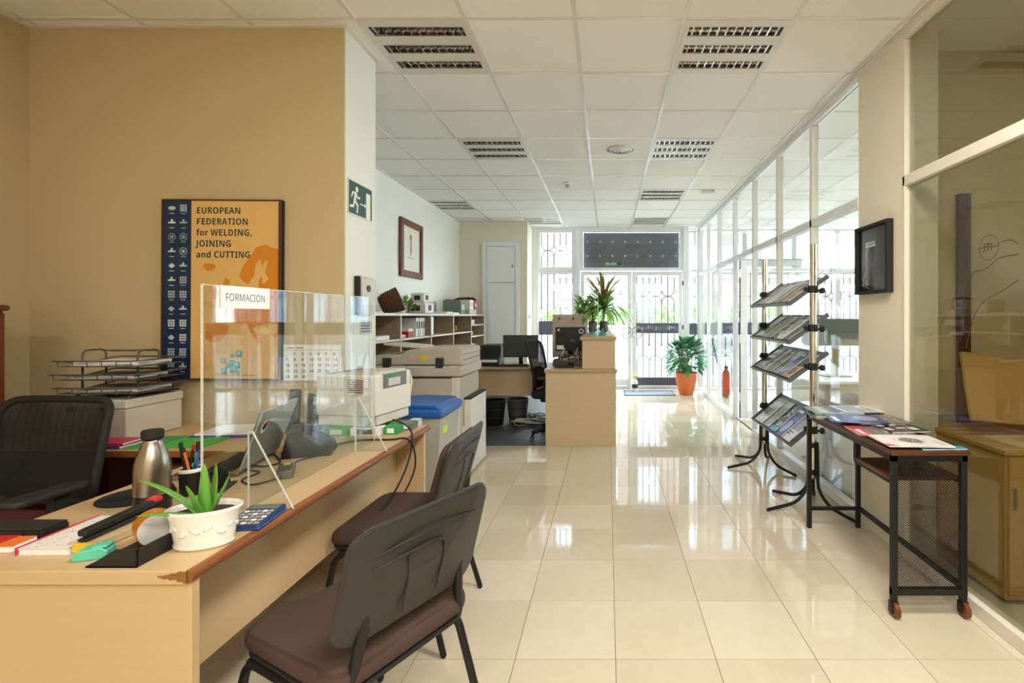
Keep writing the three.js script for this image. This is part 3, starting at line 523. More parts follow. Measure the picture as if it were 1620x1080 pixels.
  const T = thing('time_clock', 'pale grey wall terminal with a dark side on the white pier', 'time clock', [-1.45, 1.43, -3.0]);
  part('body', prism([[0, 0], [0.025, 0.01], [0.042, 0.07], [0.036, 0.22], [0.012, 0.24], [0, 0.24]], 0.17, 0.005).translate(-1.475, 1.35, -2.975), M.copierLight, T); part('sensor', [new THREE.CylinderGeometry(0.02, 0.02, 0.012, 16).rotateZ(Math.PI / 2).translate(-1.436, 1.515, -2.955)], M.charcoal, T); part('side_plate', B(-1.475, -1.448, 1.36, 1.585, 2.862, 2.889, 0.004), M.blackSoft, T);
  const N = thing('wall_notice', 'small printed paper notice on the white pier below the wall terminal', 'notice', [-1.473, 1.27, -3.0]);
  part('sheet', B(-1.4758, -1.4735, 1.24, 1.325, 2.93, 3.08), M.paperGrey, N); part('text_line', [0, 1, 2, 3].map((i) => B(-1.4737, -1.4730, 1.255 + i * 0.017, 1.261 + i * 0.017, 2.94, 3.06)), M.charcoal, N);
  const D = struct('door_4', 'white two part service cupboard door in the back wall');
  const df = []; for (const [a, b, y0, y1] of [[-2.13, -2.06, 0.3, 2.62], [-1.57, -1.50, 0.3, 2.62], [-2.06, -1.57, 2.54, 2.62], [-2.06, -1.57, 0.3, 0.36]]) df.push(B(a, b, y0, y1, 8.365, 8.40, 0.004));
  part('frame', df, M.aluWhite, D); part('door_panel', B(-2.055, -1.575, 1.93, 2.535, 8.372, 8.39, 0.003), M.aluWhite, D); part('door_panel', B(-2.055, -1.575, 0.365, 1.915, 8.372, 8.39, 0.003), M.aluWhite, D);
  part('latch', C(0.012, 0.05, 0.012, -1.62, 2.2, -8.366), M.charcoal, D);
  const sw = thing('light_switch', 'dark light switch on the bright end wall beside the street front', 'switch', [-1.365, 1.33, -8.6]);
  part('plate', B(-1.37, -1.362, 1.3, 1.38, 8.55, 8.63, 0.002), M.greyBoard, sw); part('rocker', B(-1.362, -1.357, 1.315, 1.365, 8.565, 8.615, 0.002), M.charcoal, sw);
}
// ---------- front desk ----------
const TOP = 0.75;
{
  const d = thing('front_desk', 'cream laminate desk with a worn brown front edge nearest the camera', 'desk', [-1.34, 0, -1.94]);
  part('desk_top', B(-1.70, -0.994, TOP - 0.03, TOP, 1.16, 2.715, 0.002), M.deskCream, d);
  const e = []; { const s = new THREE.Shape(); s.moveTo(0, -0.03); s.lineTo(0.006, -0.03); s.quadraticCurveTo(0.016, -0.026, 0.016, -0.015); s.quadraticCurveTo(0.016, -0.001, 0.004, 0); s.lineTo(0, 0); e.push(new THREE.ExtrudeGeometry(s, { depth: 1.555, bevelEnabled: false }).translate(-0.994, TOP, -2.715)); }
  part('edge_band', e, M.deskEdge, d);
  { const ch = []; for (let i = 0; i < 14; i++) { const x = -1.055 + i * 0.0046; ch.push(C(0.007, R(0.010, 0.015) * (0.3 + i / 8), 0.003, x, TOP - 0.012 - R(0, 0.003), -1.1568, 0.001)); } part('worn_patch', ch, M.chipboard, d); }
  part('end_panel', B(-1.69, -0.99, 0, TOP - 0.03, 1.17, 1.195, 0.002), M.deskCream, d); part('end_panel', B(-1.69, -1.0, 0, TOP - 0.03, 2.68, 2.705, 0.002), M.deskCream, d);
  part('modesty_panel', B(-1.17, -1.15, 0.366, TOP - 0.03, 1.195, 2.68, 0.002), M.deskCream, d);
  part('edge_strip', B(-1.70, -0.994, TOP - 0.032, TOP - 0.001, 1.157, 1.1605, 0.0015), M.deskCream, d);
  const s = thing('side_desk', 'cream return desk with brown edge and drawers below the poster', 'desk', [-2.28, 0, -2.46]);
  part('desk_top', B(-2.79, -1.705, TOP - 0.03, TOP, 2.20, 2.75, 0.002), M.deskCream, s); part('edge_band', B(-2.79, -1.705, TOP - 0.03, TOP - 0.001, 2.188, 2.20, 0.004), M.deskEdge, s);
  part('side_panel', B(-2.78, -2.76, 0, TOP - 0.03, 2.22, 2.74), M.darkWood, s); part('back_panel', B(-2.76, -1.75, 0.1, TOP - 0.03, 2.72, 2.74), M.darkWood, s);
  for (let k = 0; k < 3; k++) { const dr = part('drawer', B(-2.12, -1.75, 0.08 + k * 0.2, 0.27 + k * 0.2, 2.23, 2.7, 0.003), M.redWood, s); part('handle', C(0.12, 0.012, 0.02, -1.93, 0.2 + k * 0.2, -2.222, 0.003), M.blackMetal, dr); }
  const cab = thing('wood_cabinet', 'narrow brown wooden cabinet at the left edge against the wall', 'cabinet', [-3.04, 0, -1.95]);
  part('carcass', B(-3.235, -2.85, 0, 1.375, 1.60, 2.32, 0.004), M.redWood, cab); part('top', B(-3.235, -2.83, 1.375, 1.403, 1.58, 2.335, 0.01), M.redWood, cab); for (const d of [1.61, 1.97]) part('door', B(-2.849, -2.836, 0.05, 1.365, d, d + 0.345, 0.003), M.redWood, cab);
}
// visitor chairs: seat centre at the origin, sitter looks along +x
function makeVisitorChair() {
  const t = thing('visitor_chair', 'brown visitor chair with a grey plastic back shell, nearest the camera', 'chair', [0, 0, 0], 'visitor chairs at the front desk', 0, false);
  const seat = pad(0.225, 0.235, 0.07, 0.065, 0.028, (x, y) => -0.35 * Math.max(0, x - 0.12) ** 2 * 4 + 0.12 * y * y, 0.004).rotateX(-Math.PI / 2).translate(0, 0.45, 0);
  part('seat', seat, M.brownFabric, t);
  part('seat_pan', pad(0.215, 0.225, 0.06, 0.016, 0.007, (x, y) => 0.12 * y * y).rotateX(-Math.PI / 2).translate(0, 0.408, 0), M.blackSoft, t);
  const bend = (x) => 0.55 * x * x;                                     // wraps round the sitter
  const place = (g) => g.rotateY(Math.PI / 2).rotateZ(0.27).translate(-0.258, 0.685, 0);
  const bk = part('back_shell', place(pad(0.233, 0.165, 0.065, 0.018, 0.009, (x, y) => bend(x) + 0.25 * y * y - 0.004).translate(0, 0, -0.012)), M.shell, t);
  const ribs = [];
  const rb = (pts) => ribs.push(pipe(pts.map(([x, y]) => [x, y, bend(x) + 0.25 * y * y - 0.0245]), 0.0035, 0.02, 6));
  rb([[-0.17, 0.085], [-0.085, 0.10], [0, 0.105], [0.085, 0.10], [0.17, 0.085]]);
  rb([[-0.055, -0.11], [-0.058, 0.0], [-0.045, 0.06], [0.03, 0.066], [0.1, 0.06], [0.165, 0.05]]); rb([[0.055, -0.12], [0.058, -0.02], [0.07, 0.05]]);
  part('moulded_rib', ribs.map((g) => place(g)), M.shell, bk);
  part('back_pad', place(pad(0.200, 0.132, 0.055, 0.034, 0.015, (x, y) => bend(x) + 0.25 * y * y, 0.004).translate(0, 0, 0.018)), M.brownFabric, t);
  for (const s of [-1, 1]) {
    part('back_post', pipe([[-0.242, 0.70, s * 0.15], [-0.228, 0.55, s * 0.16], [-0.205, 0.405, s * 0.185], [-0.10, 0.395, s * 0.19]], 0.014, 0.06, 8), M.blackMetal, t);
    part('leg', pipe([[0.10, 0.395, s * 0.215], [0.185, 0.385, s * 0.222], [0.255, 0.012, s * 0.25]], 0.0125, 0.05, 8), M.blackMetal, t);
    part('leg', pipe([[-0.06, 0.395, s * 0.215], [-0.16, 0.385, s * 0.222], [-0.265, 0.012, s * 0.25]], 0.0125, 0.05, 8), M.blackMetal, t);
    part('side_rail', rod([-0.14, 0.395, s * 0.217], [0.17, 0.393, s * 0.22], 0.0125), M.blackMetal, t);
  }
  for (const x of [-0.08, 0.11]) part('cross_rail', rod([x, 0.393, -0.218], [x, 0.393, 0.218], 0.010), M.blackMetal, t);
  return t;
}
{
  const c = makeVisitorChair(); c.position.set(-0.735, 0, -1.475); c.rotation.y = Math.PI - 0.5;
  copy(c, [-0.905, 0, -2.20], Math.PI - 0.03, 'brown visitor chair tucked under the far end of the front desk');
}
// office chairs: seat centre at the origin, sitter looks along +z
function makeOfficeChair(label, seatMat, backH, backW, tilt = 0.1) {
  const t = thing('office_chair', label, 'office chair', [0, 0, 0], undefined, 0, false);
  part('seat', pad(0.245, 0.24, 0.09, 0.08, 0.035, (x, y) => -1.2 * Math.max(0, -y - 0.1) ** 2, 0.006).rotateX(-Math.PI / 2).translate(0, 0.49, 0.0), seatMat, t);
  part('seat_base', C(0.3, 0.05, 0.3, 0, 0.43, 0, 0.02), M.blackSoft, t);
  part('gas_lift', [cyl(0.028, 0.028, 0.2, 0, 0.08, 0), cyl(0.018, 0.018, 0.2, 0, 0.24, 0)], M.blackMetal, t);
  for (let k = 0; k < 5; k++) {
    const a = k * Math.PI * 0.4 + 0.3, dx = Math.cos(a), dz = Math.sin(a);
    part('base_arm', bar([dx * 0.02, 0.12, dz * 0.02], [dx * 0.29, 0.075, dz * 0.29], 0.034, 0.03), M.blackSoft, t);
    const w = part('caster', [new THREE.CylinderGeometry(0.027, 0.027, 0.016, 16).rotateZ(Math.PI / 2).translate(0.013, 0, 0), new THREE.CylinderGeometry(0.027, 0.027, 0.016, 16).rotateZ(Math.PI / 2).translate(-0.013, 0, 0), cyl(0.008, 0.008, 0.045, 0, 0, 0)].map((g) => g.rotateY(a + 1).translate(dx * 0.285, 0.0275, dz * 0.285)), M.blackGloss, t);
  }
  const yb = 0.57, cy = yb + backH / 2, bend = (x, y) => 0.5 * x * x - 0.5 * (y + 0.05) * (y + 0.05);
  const place = (g) => g.rotateX(-tilt).translate(0, cy, -0.235);
  const outline = []; { const hw = backW / 2, hh = backH / 2, r = 0.07; for (let q = 0; q < 4; q++) for (let k = 0; k <= 5; k++) { const a = (q + k / 5) * Math.PI / 2, x = [1, -1, -1, 1][q] * (hw - r) + r * Math.cos(a), y = [1, 1, -1, -1][q] * (hh - r) + r * Math.sin(a); outline.push(V(x * (1 - 0.08 * (0.5 - y / backH)), y, bend(x, y))); } }
  part('back_frame', place(new THREE.TubeGeometry(new THREE.CatmullRomCurve3(outline, true), 90, 0.016, 8, true)), M.blackSoft, t);
  part('mesh_back', place(pad(backW / 2 - 0.004, backH / 2 - 0.004, 0.07, 0.004, 0.001, bend)), M.meshCloth, t, true);
  part('spine', [bar([0, 0.42, -0.13], [0, 0.44, -0.27], 0.06, 0.025), bar([0, 0.43, -0.275], [0, cy - 0.05, -0.275], 0.06, 0.024), place(C(0.30, 0.035, 0.014, 0, -0.06, -0.028, 0.005))], M.blackSoft, t);
  for (const s of [-1, 1]) { const a = part('armrest', pad(0.045, 0.125, 0.035, 0.026, 0.011).rotateX(-Math.PI / 2).translate(s * 0.29, 0.685, 0.02), M.charcoal, t); part('arm_post', [bar([s * 0.29, 0.675, -0.02], [s * 0.285, 0.44, -0.02], 0.03, 0.06), bar([s * 0.285, 0.44, -0.02], [s * 0.12, 0.43, -0.02], 0.05, 0.02)], M.blackSoft, a); }
  return t;
}
{
  const a = canvasTex(64, 64, (c) => { c.fillStyle = '#ffffff'; c.fillRect(0, 0, 64, 64); c.fillStyle = '#101010'; for (let y = 0; y < 8; y++) for (let x = 0; x < 4; x++) c.fillRect(x * 16 + (y % 2) * 8 + 2, y * 8 + 2, 12, 2.4); }, 0.035, 0.035); a.colorSpace = THREE.NoColorSpace;
  mat('meshCloth', '#1a1a1b', 0.8, { alphaMap: a, transparent: true, side: THREE.DoubleSide });
  const c = makeOfficeChair('black mesh office chair behind the front desk with a maroon seat', M.maroonFabric, 0.42, 0.50); c.position.set(-2.385, 0, -1.87); c.rotation.y = -0.04;
  const r = makeOfficeChair('black office chair at the reception counter seen from its side', M.blackFabric, 0.5, 0.42, 0.16); c.updateMatrix(); r.position.set(-0.56, 0, -5.50); r.rotation.y = Math.PI / 2 - 0.25;
}
// ---------- things on the front desk ----------
{
  const s = thing('acrylic_screen', 'clear acrylic screen with triangular feet and a FORMACION sign on the front desk', 'screen', [-1.12, TOP, -1.86]);
  part('panel', B(-1.123, -1.118, TOP + 0.001, 1.437, 1.36, 2.36), M.acrylic, s);
  part('edge', [B(-1.1232, -1.1178, TOP + 0.001, 1.437, 1.3575, 1.36), B(-1.1232, -1.1178, TOP + 0.001, 1.437, 2.36, 2.3625), B(-1.1232, -1.1178, 1.437, 1.439, 1.36, 2.36)], M.acrylicEdge, s);
  for (const d of [1.53, 2.18]) { const f = part('foot', prism([[0, 0], [0.14, 0], [0.014, 0.24], [0, 0.24]], 0.004).translate(-1.1175, TOP + 0.0005, -d), M.acrylic, s); part('foot_edge', [bar([-1.1165, TOP + 0.001, -d], [-1.1165, TOP + 0.24, -d], 0.0035, 0.0046), bar([-0.9775, TOP + 0.002, -d], [-1.104, TOP + 0.241, -d], 0.003, 0.0046), bar([-1.1175, TOP + 0.241, -d], [-1.103, TOP + 0.241, -d], 0.003, 0.0046)], M.acrylicEdge, f); }
  printed('formacion', 512, 164, (c) => { c.fillStyle = '#eef0ee'; c.fillRect(0, 0, 512, 164); c.fillStyle = '#38424a'; c.font = '76px sans-serif'; c.fillText('FORMACION', 40, 110, 420); c.fillRect(476, 80, 12, 4); }, 0.6);
  part('name_card', B(-1.1175, -1.1163, 1.373, 1.440, 1.419, 1.626), M.paper, s); part('name_print', new THREE.PlaneGeometry(0.205, 0.0655).rotateY(Math.PI / 2).translate(-1.1158, 1.4065, -1.5225), M.formacion, s, true);
}
{ // aloe
  const p = thing('aloe_pot', 'white oval ceramic pot with a small green aloe at the desk corner', 'potted plant', [-1.06, TOP, -1.295], undefined, 0.25, false);
  const pot = lathe([[0, 0], [0.062, 0], [0.068, 0.004], [0.069, 0.010], [0.066, 0.014], [0.072, 0.05], [0.078, 0.082], [0.085, 0.092], [0.086, 0.1], [0.081, 0.101], [0.076, 0.09], [0.068, 0.07], [0, 0.07]], 40).scale(1, 1, 0.66);
  part('pot', pot, M.ceramic, p);
  const relief = []; for (let k = 0; k < 16; k++) { const a = k / 16 * 6.283, y = 0.052 + 0.008 * Math.sin(k * 2.4); relief.push(new THREE.SphereGeometry(0.012, 8, 6).scale(1.1, 0.55, 0.25).rotateZ(k % 2 ? 0.5 : -0.5).translate(0, y, 0.072).rotateY(a).scale(1, 1, 0.665)); }
  part('relief', relief, M.ceramic, p);
  part('soil', new THREE.CylinderGeometry(0.073, 0.073, 0.006, 30).scale(1, 1, 0.66).translate(0, 0.083, 0), M.soil, p);
  const fat = (len, wid, droop, start) => { const g = [], n = 10; const rows = []; let x = 0, y = 0, a = start; for (let i = 0; i <= n; i++) { const t = i / n, w = wid / 2 * Math.pow(1 - t, 0.6) * (0.85 + 0.3 * t) + 0.0006, r = []; for (let k = 0; k < 10; k++) { const q = k / 10 * 6.283; const u = Math.cos(q) * w, v = Math.sin(q) * w * (Math.sin(q) < 0 ? 0.45 : 0.18); r.push([u, y + v * Math.sin(a), x - v * Math.cos(a)]); } rows.push(r); y += Math.cos(a) * len / n; x += Math.sin(a) * len / n; a += droop / n; }
    const pos = rows.flat(2), idx = []; for (let i = 0; i < n; i++) for (let k = 0; k < 10; k++) { const a0 = i * 10 + k, b0 = i * 10 + (k + 1) % 10; idx.push(a0, a0 + 10, b0, b0, a0 + 10, b0 + 10); }
    const b = new THREE.BufferGeometry(); b.setAttribute('position', new THREE.Float32BufferAttribute(pos, 3)); b.setIndex(idx); b.computeVertexNormals(); b.setAttribute('uv', new THREE.Float32BufferAttribute(new Float32Array(rows.length * 20), 2)); return b; };
  const spot = (r, th, l, w, dr, st, x, z) => part('leaf', fat(l, w, dr, st).rotateY(th).translate(x, 0.082, z), M.aloe, p);
  spot(0, 0.1, 0.13, 0.036, -0.2, 0.10, 0.0, 0.0); spot(0, 1.5, 0.11, 0.026, -0.15, 0.5, 0.012, 0); spot(0, -1.35, 0.165, 0.040, 0.55, 0.6, -0.01, 0.004); spot(0, -1.2, 0.12, 0.030, 0.35, 1.2, -0.012, 0.014); spot(0, 2.6, 0.125, 0.032, -0.2, 0.22, 0.006, -0.01); spot(0, -0.3, 0.10, 0.026, 0.2, 0.35, -0.006, 0.008);
  p.updateMatrix();
}
{ // black tray with its contents
  const t = thing('desk_tray', 'black slanted desk tray at the near desk edge beside the white pot', 'tray', [-1.18, TOP, -1.28]);
  const x0 = -1.245, x1 = -1.122, a = 1.172, b = 1.41;
  part('base', B(x0, x1, TOP + 0.0005, TOP + 0.004, a, b), M.black, t);
  part('front_wall', prism([[0, 0], [x1 - x0, 0], [x1 - x0, 0.044], [0.070, 0.042]], 0.004).translate(x0, TOP + 0.0005, -a - 0.002), M.black, t);
  part('side_wall', B(x1 - 0.003, x1, TOP + 0.004, TOP + 0.044, a, b, 0.001), M.black, t); part('back_wall', B(x0, x1, TOP + 0.004, TOP + 0.03, b, b + 0.003), M.black, t);
  const r = thing('tape_roll', 'amber tape roll with a white side standing in the black desk tray', 'tape roll', [-1.165, TOP + 0.004, -1.285]);
  const turnT = (g) => g.rotateY(-0.65).translate(-1.178, TOP + 0.047, -1.285);
  part('tape', turnT(new THREE.CylinderGeometry(0.042, 0.042, 0.05, 32).rotateZ(Math.PI / 2).translate(-0.012, 0, 0)), M.amber, r); part('side_disc', turnT(new THREE.CylinderGeometry(0.0405, 0.0405, 0.003, 32).rotateZ(Math.PI / 2).translate(0.0150, 0, 0)), M.paperGrey, r);
  const st = thing('stapler', 'long black stapler lying slanted over a cream pad with a red tip', 'stapler', [-1.24, TOP, -1.34]);
  const along = (g) => g.rotateX(0.05).rotateY(-0.03).translate(-1.335, TOP + 0.045, -1.345);
  part('arm', along(C(0.026, 0.018, 0.19, 0, 0.006, 0, 0.006)), M.black, st); part('base', along(C(0.024, 0.008, 0.19, 0, -0.012, 0, 0.003)), M.blackSoft, st); part('tip', along(C(0.027, 0.014, 0.03, 0, 0.012, -0.102, 0.005)), M.red, st);
  const pad1 = thing('note_pad', 'thick cream note pad under the black stapler', 'note pad', [-1.32, TOP, -1.34]);
  part('sheets', C(0.05, 0.022, 0.2, 0, 0, 0, 0.002).rotateY(-0.03).translate(-1.325, TOP + 0.0125, -1.345), M.deskCream, pad1); part('binding', C(0.051, 0.0225, 0.008, 0, 0, 0.098).rotateY(-0.03).translate(-1.325, TOP + 0.0125, -1.345), M.yellow, pad1);
  const g = thing('eraser_block', 'mint green block lying beside the black tray', 'block', [-1.27, TOP, -1.215]);
  part('block', prism([[-0.034, 0], [0.034, 0], [0.034, 0.018], [0.02, 0.028], [-0.02, 0.024], [-0.034, 0.016]], 0.04, 0.002).rotateY(0.35).translate(-1.278, TOP + 0.0005, -1.225), M.mint, g); part('lid', C(0.03, 0.006, 0.036, 0.018, 0.028, 0, 0.002).rotateY(0.35).translate(-1.278, TOP + 0.001, -1.225), M.mint, g);
  const nb = thing('notebook', 'white patterned notebook with a maroon elastic band on the desk', 'notebook', [-1.375, TOP, -1.31]);
  printed('notebookCover', 256, 360, (c) => { c.fillStyle = '#e6e1da'; c.fillRect(0, 0, 256, 360); for (let i = 0; i < 150; i++) { c.fillStyle = ['#b9a9b4', '#c8b8a4', '#a9a4b8', '#cfc6c0'][i % 4]; c.beginPath(); c.ellipse(R(0, 256), R(0, 360), R(2, 7), R(2, 5), R(0, 3), 0, 7); c.fill(); } });
  const nbT = (q) => q.rotateY(0.02).translate(-1.424, TOP, -1.335);
  part('pages', nbT(C(0.125, 0.014, 0.20, 0, 0.009, 0)), M.paper, nb); part('cover', nbT(join([C(0.13, 0.002, 0.205, 0, 0.017, 0), C(0.13, 0.002, 0.205, 0, 0.0015, 0)])), M.notebookCover, nb, true); part('elastic_band', nbT(C(0.006, 0.0205, 0.207, -0.058, 0.0095, 0)), M.pink, nb);
  const bx = thing('black_box', 'flat black box at the left end of the desk top', 'box', [-1.56, TOP, -1.36]);
  part('body', B(-1.69, -1.515, TOP + 0.0005, TOP + 0.024, 1.315, 1.385, 0.003), M.black, bx); part('lid', B(-1.688, -1.517, TOP + 0.024, TOP + 0.030, 1.317, 1.383, 0.002), M.blackSoft, bx);
  for (const [n, x, y, m, l, w] of [['sticky_pad', -1.535, -0.035, 'orange', 'orange sticky note block beside the white notebook', 0.045], ['sticky_pad', -1.585, -0.04, 'red', 'red sticky note block at the left end beside the orange one', 0.05]]) { const k = thing(n, l, 'note pad', [x, TOP, -1.225]); part('sheets', C(w, 0.014, 0.06, 0, 0.008, 0, 0.001).rotateY(0.08).translate(x, TOP, -1.24 + y), M.paper, k); part('top_sheet', C(w, 0.003, 0.06, 0, 0.0165, 0, 0.001).rotateY(0.08).translate(x, TOP, -1.24 + y), M[m], k); }
}
{
  const bt = thing('steel_bottle', 'brushed steel water bottle with a black cap on the front desk', 'bottle', [-1.415, TOP, -1.53]);
  const at = (g) => g.translate(-1.415, TOP, -1.53);
  part('body', at(lathe([[0, 0.001], [0.044, 0.001], [0.046, 0.004], [0.046, 0.125], [0.0445, 0.145], [0.039, 0.17], [0.029, 0.195], [0.0235, 0.212], [0.023, 0.222], [0, 0.222]], 40)), M.steel, bt);
  part('base_band', at(lathe([[0.0445, 0.002], [0.0464, 0.003], [0.0464, 0.05], [0.046, 0.051]], 40)), M.blackGloss, bt);
  part('cap', at(lathe([[0, 0.22], [0.0265, 0.22], [0.0275, 0.224], [0.0275, 0.243], [0.025, 0.247], [0, 0.247]], 32)), M.blackSoft, bt);
  const cup = thing('pen_cup', 'black pen cup with a white rim behind the steel bottle', 'pen cup', [-1.405, TOP, -1.66]), ca = (g) => g.translate(-1.405, TOP, -1.66);
  part('cup', ca(lathe([[0, 0.001], [0.03, 0.001], [0.034, 0.085], [0.03, 0.085], [0.027, 0.006], [0, 0.006]], 28)), M.black, cup); part('rim', ca(lathe([[0.0345, 0.078], [0.036, 0.09], [0.0315, 0.09], [0.031, 0.078]], 28)), M.ceramic, cup);
  [['blue', 0.3, 0.15], ['red', -0.25, 0.16], ['deepBlue', 0.1, 0.155], ['orange', -0.55, 0.145], ['charcoal', 0.55, 0.15], ['yellow', -0.05, 0.14], ['black', -0.4, 0.158], ['teal', 0.42, 0.15]].forEach(([m, a, h], i) => {
    const p = thing('pen', ({ blue: 'blue', red: 'red', deepBlue: 'navy', orange: 'orange', charcoal: 'grey', yellow: 'yellow', black: 'black', teal: 'teal' })[m] + ' pen standing in the black pen cup', 'pen', [-1.405, TOP, -1.66], 'pens in the cup'), b = i * 2.4, r = 0.012;
    const A = [-1.405 + Math.cos(b) * r - a * 0.02, TOP + 0.012, -1.66 + Math.sin(b) * r], E = [-1.405 + Math.cos(b) * 0.016 + a * 0.035, TOP + h, -1.66 + Math.sin(b) * 0.02];
    part('barrel', rod(A, E, 0.0045, 10), M[m], p); part('cap', rod(E, E.map((v, k) => v + (E[k] - A[k]) * 0.12), 0.005, 10), M[m === 'charcoal' ? 'red' : 'charcoal'], p);
  });
  const mk = thing('marker', 'red and white marker standing beside the steel bottle', 'marker', [-1.462, TOP, -1.52]); part('barrel', cyl(0.0055, 0.0055, 0.07, -1.474, TOP + 0.001, -1.535, 14), M.red, mk); part('label_band', cyl(0.0058, 0.0058, 0.025, -1.474, TOP + 0.026, -1.535, 14), M.paper, mk); 
  const mp = thing('mouse_pad', 'round black mouse pad on the front desk', 'mouse pad', [-1.60, TOP, -1.66]); part('pad', new THREE.CylinderGeometry(0.10, 0.10, 0.004, 40).translate(-1.565, TOP + 0.0025, -1.635), M.blackFabric, mp); part('wrist_rest', new THREE.SphereGeometry(0.05, 20, 10).scale(1, 0.25, 0.6).rotateY(0.5).translate(-1.60, TOP + 0.004, -1.60), M.blackFabric, mp);
  const ms = thing('computer_mouse', 'dark computer mouse on the round mouse pad', 'computer mouse', [-1.52, TOP, -1.68]); part('shell', new THREE.SphereGeometry(0.03, 20, 12, 0, 6.3, 0, 1.57).scale(0.95, 0.9, 1.7).translate(-1.53, TOP + 0.0046, -1.68), M.charcoal, ms); part('wheel', new THREE.CylinderGeometry(0.007, 0.007, 0.006, 12).rotateZ(1.57).translate(-1.53, TOP + 0.028, -1.705), M.blackGloss, ms);
  // laptop, its lid turned to the visitor
  const lp = thing('laptop', 'open grey laptop seen from behind with a round orange sticker', 'laptop', [-1.465, TOP, -1.985], undefined, 0.22, false);
  part('base', C(0.225, 0.016, 0.33, -0.06, 0.009, 0, 0.005), M.steel, lp); part('keyboard', C(0.10, 0.002, 0.28, -0.03, 0.018, 0), M.blackSoft, lp);
  mat('laptopGrey', '#a9a8a3', 0.4, { metalness: 0.35 });
  const lid = part('lid', C(0.008, 0.235, 0.335, 0, 0.118, 0, 0.003).rotateZ(-0.34).translate(0.055, 0.018, 0), M.laptopGrey, lp);
  const lidAt = (g) => g.translate(0.0045, 0, 0).rotateZ(-0.34).translate(0.055, 0.018, 0);
  part('screen', new THREE.BoxGeometry(0.001, 0.21, 0.31).translate(-0.0095, 0.12, 0).rotateZ(-0.34).translate(0.055, 0.018, 0), M.blackGloss, lid);
  const disc = (r, y, z, x) => lidAt(new THREE.CylinderGeometry(r, r, 0.0006, 24).rotateZ(Math.PI / 2).translate(x, y, z));
  part('sticker', disc(0.026, 0.165, 0.105, 0.0003), M.paper, lid); part('sticker', disc(0.019, 0.17, 0.1, 0.0009), M.orange, lid); part('sticker', disc(0.014, 0.168, 0.109, 0.0015), M.black, lid);
  const cr = thing('card_stand', 'dark upright card holder in front of the grey laptop', 'card holder', [-1.345, TOP, -1.72], undefined, 0.3, false);
  part('card', C(0.004, 0.07, 0.12, 0, 0.038, 0, 0.001).rotateZ(0.25), M.blackGloss, cr); part('foot', C(0.05, 0.006, 0.11, 0.0, 0.0035, 0, 0.002), M.charcoal, cr);
  const cc = thing('calculator', 'blue desk calculator at the front edge of the desk', 'calculator', [-1.035, TOP, -1.445], undefined, 0.12, false);
  part('body', C(0.10, 0.014, 0.15, 0, 0.008, 0, 0.006).rotateX(0.05).translate(0, 0.003, 0), M.deepBlue, cc); part('side_trim', C(0.104, 0.006, 0.152, 0, 0.005, 0, 0.003), M.blue, cc); part('display', C(0.08, 0.003, 0.03, 0, 0.020, -0.052, 0.001), M.greenGrey, cc);
  for (let r = 0; r < 5; r++) for (let k = 0; k < 5; k++) part('key', C(0.013, 0.006, 0.011, -0.034 + k * 0.017, 0.0185 - r * 0.0008, -0.02 + r * 0.0195, 0.002), M[r === 4 && k < 2 ? 'orange' : (r + k) % 3 ? 'binGrey' : 'paper'], cc);
  // telephone
  const ph = thing('desk_phone', 'black desk telephone with a sloping keypad near the printer', 'telephone', [-1.30, TOP, -2.16], undefined, 0.35, false);
  part('body', prism([[-0.10, 0], [0.09, 0], [0.085, 0.02], [-0.04, 0.115], [-0.075, 0.11]], 0.16, 0.004).rotateY(0), M.black, ph);
  const key = (g) => g.rotateZ(-0.65).translate(0.022, 0.078, 0);
  part('display', key(C(0.045, 0.003, 0.075, -0.04, 0.001, -0.02, 0.001)), M.greenGrey, ph);
  for (let r = 0; r < 4; r++) for (let k = 0; k < 3; k++) part('key', key(C(0.013, 0.006, 0.016, 0.005 + r * 0.019, 0.001, -0.052 + k * 0.024, 0.002)), M.deepBlue, ph);
  part('handset', [pipe([[-0.06, 0.13, 0.055], [-0.03, 0.135, 0.055], [0.09, 0.055, 0.055]], 0.016, 0.04, 10), C(0.05, 0.03, 0.045, -0.045, 0.118, 0.055, 0.01), C(0.05, 0.03, 0.045, 0.075, 0.052, 0.055, 0.01)], M.blackSoft, ph);
  for (const [x, d, l, hh] of [[-1.635, 2.55, 'black cordless handset standing in its charger, left of the pair', 0.2], [-1.555, 2.58, 'black cordless handset standing in its charger, next to the printer', 0.175]]) {
    const c = thing('cordless_phone', l, 'telephone', [x, TOP, -d], 'cordless handsets', 0.2, false);
    part('charger', C(0.09, 0.035, 0.09, 0, 0.018, 0, 0.01), M.black, c); part('handset', C(0.055, hh, 0.026, 0, hh / 2 + 0.02, -0.01, 0.01).rotateX(-0.16), M.charcoal, c); part('display', C(0.036, 0.035, 0.002, 0, hh * 0.72 + 0.02, 0.0045, 0.001).rotateX(-0.16), M.blackGloss, c);
  }
  const sl = thing('document_sleeve', 'clear plastic document holder leaning behind the acrylic screen', 'document holder', [-1.24, TOP, -2.28], undefined, 0.2, false);
  part('sheet', prism([[-0.10, 0], [0.11, 0.0], [0.12, 0.2], [-0.13, 0.17]], 0.003).rotateX(-0.2), M.acrylic, sl); part('foot', C(0.2, 0.004, 0.05, 0, 0.0025, 0.0), M.acrylic, sl);
  const ad = thing('power_adapter', 'grey power brick with a yellow label on the front desk', 'power adapter', [-1.215, TOP, -1.86], undefined, 0.5, false);
  part('brick', C(0.055, 0.03, 0.12, 0, 0.016, 0, 0.005), M.greyDark || (M.greyDark = mat('greyDark', '#55554f', 0.6)), ad); part('label', C(0.022, 0.001, 0.03, 0, 0.0315, -0.04), M.yellow, ad);
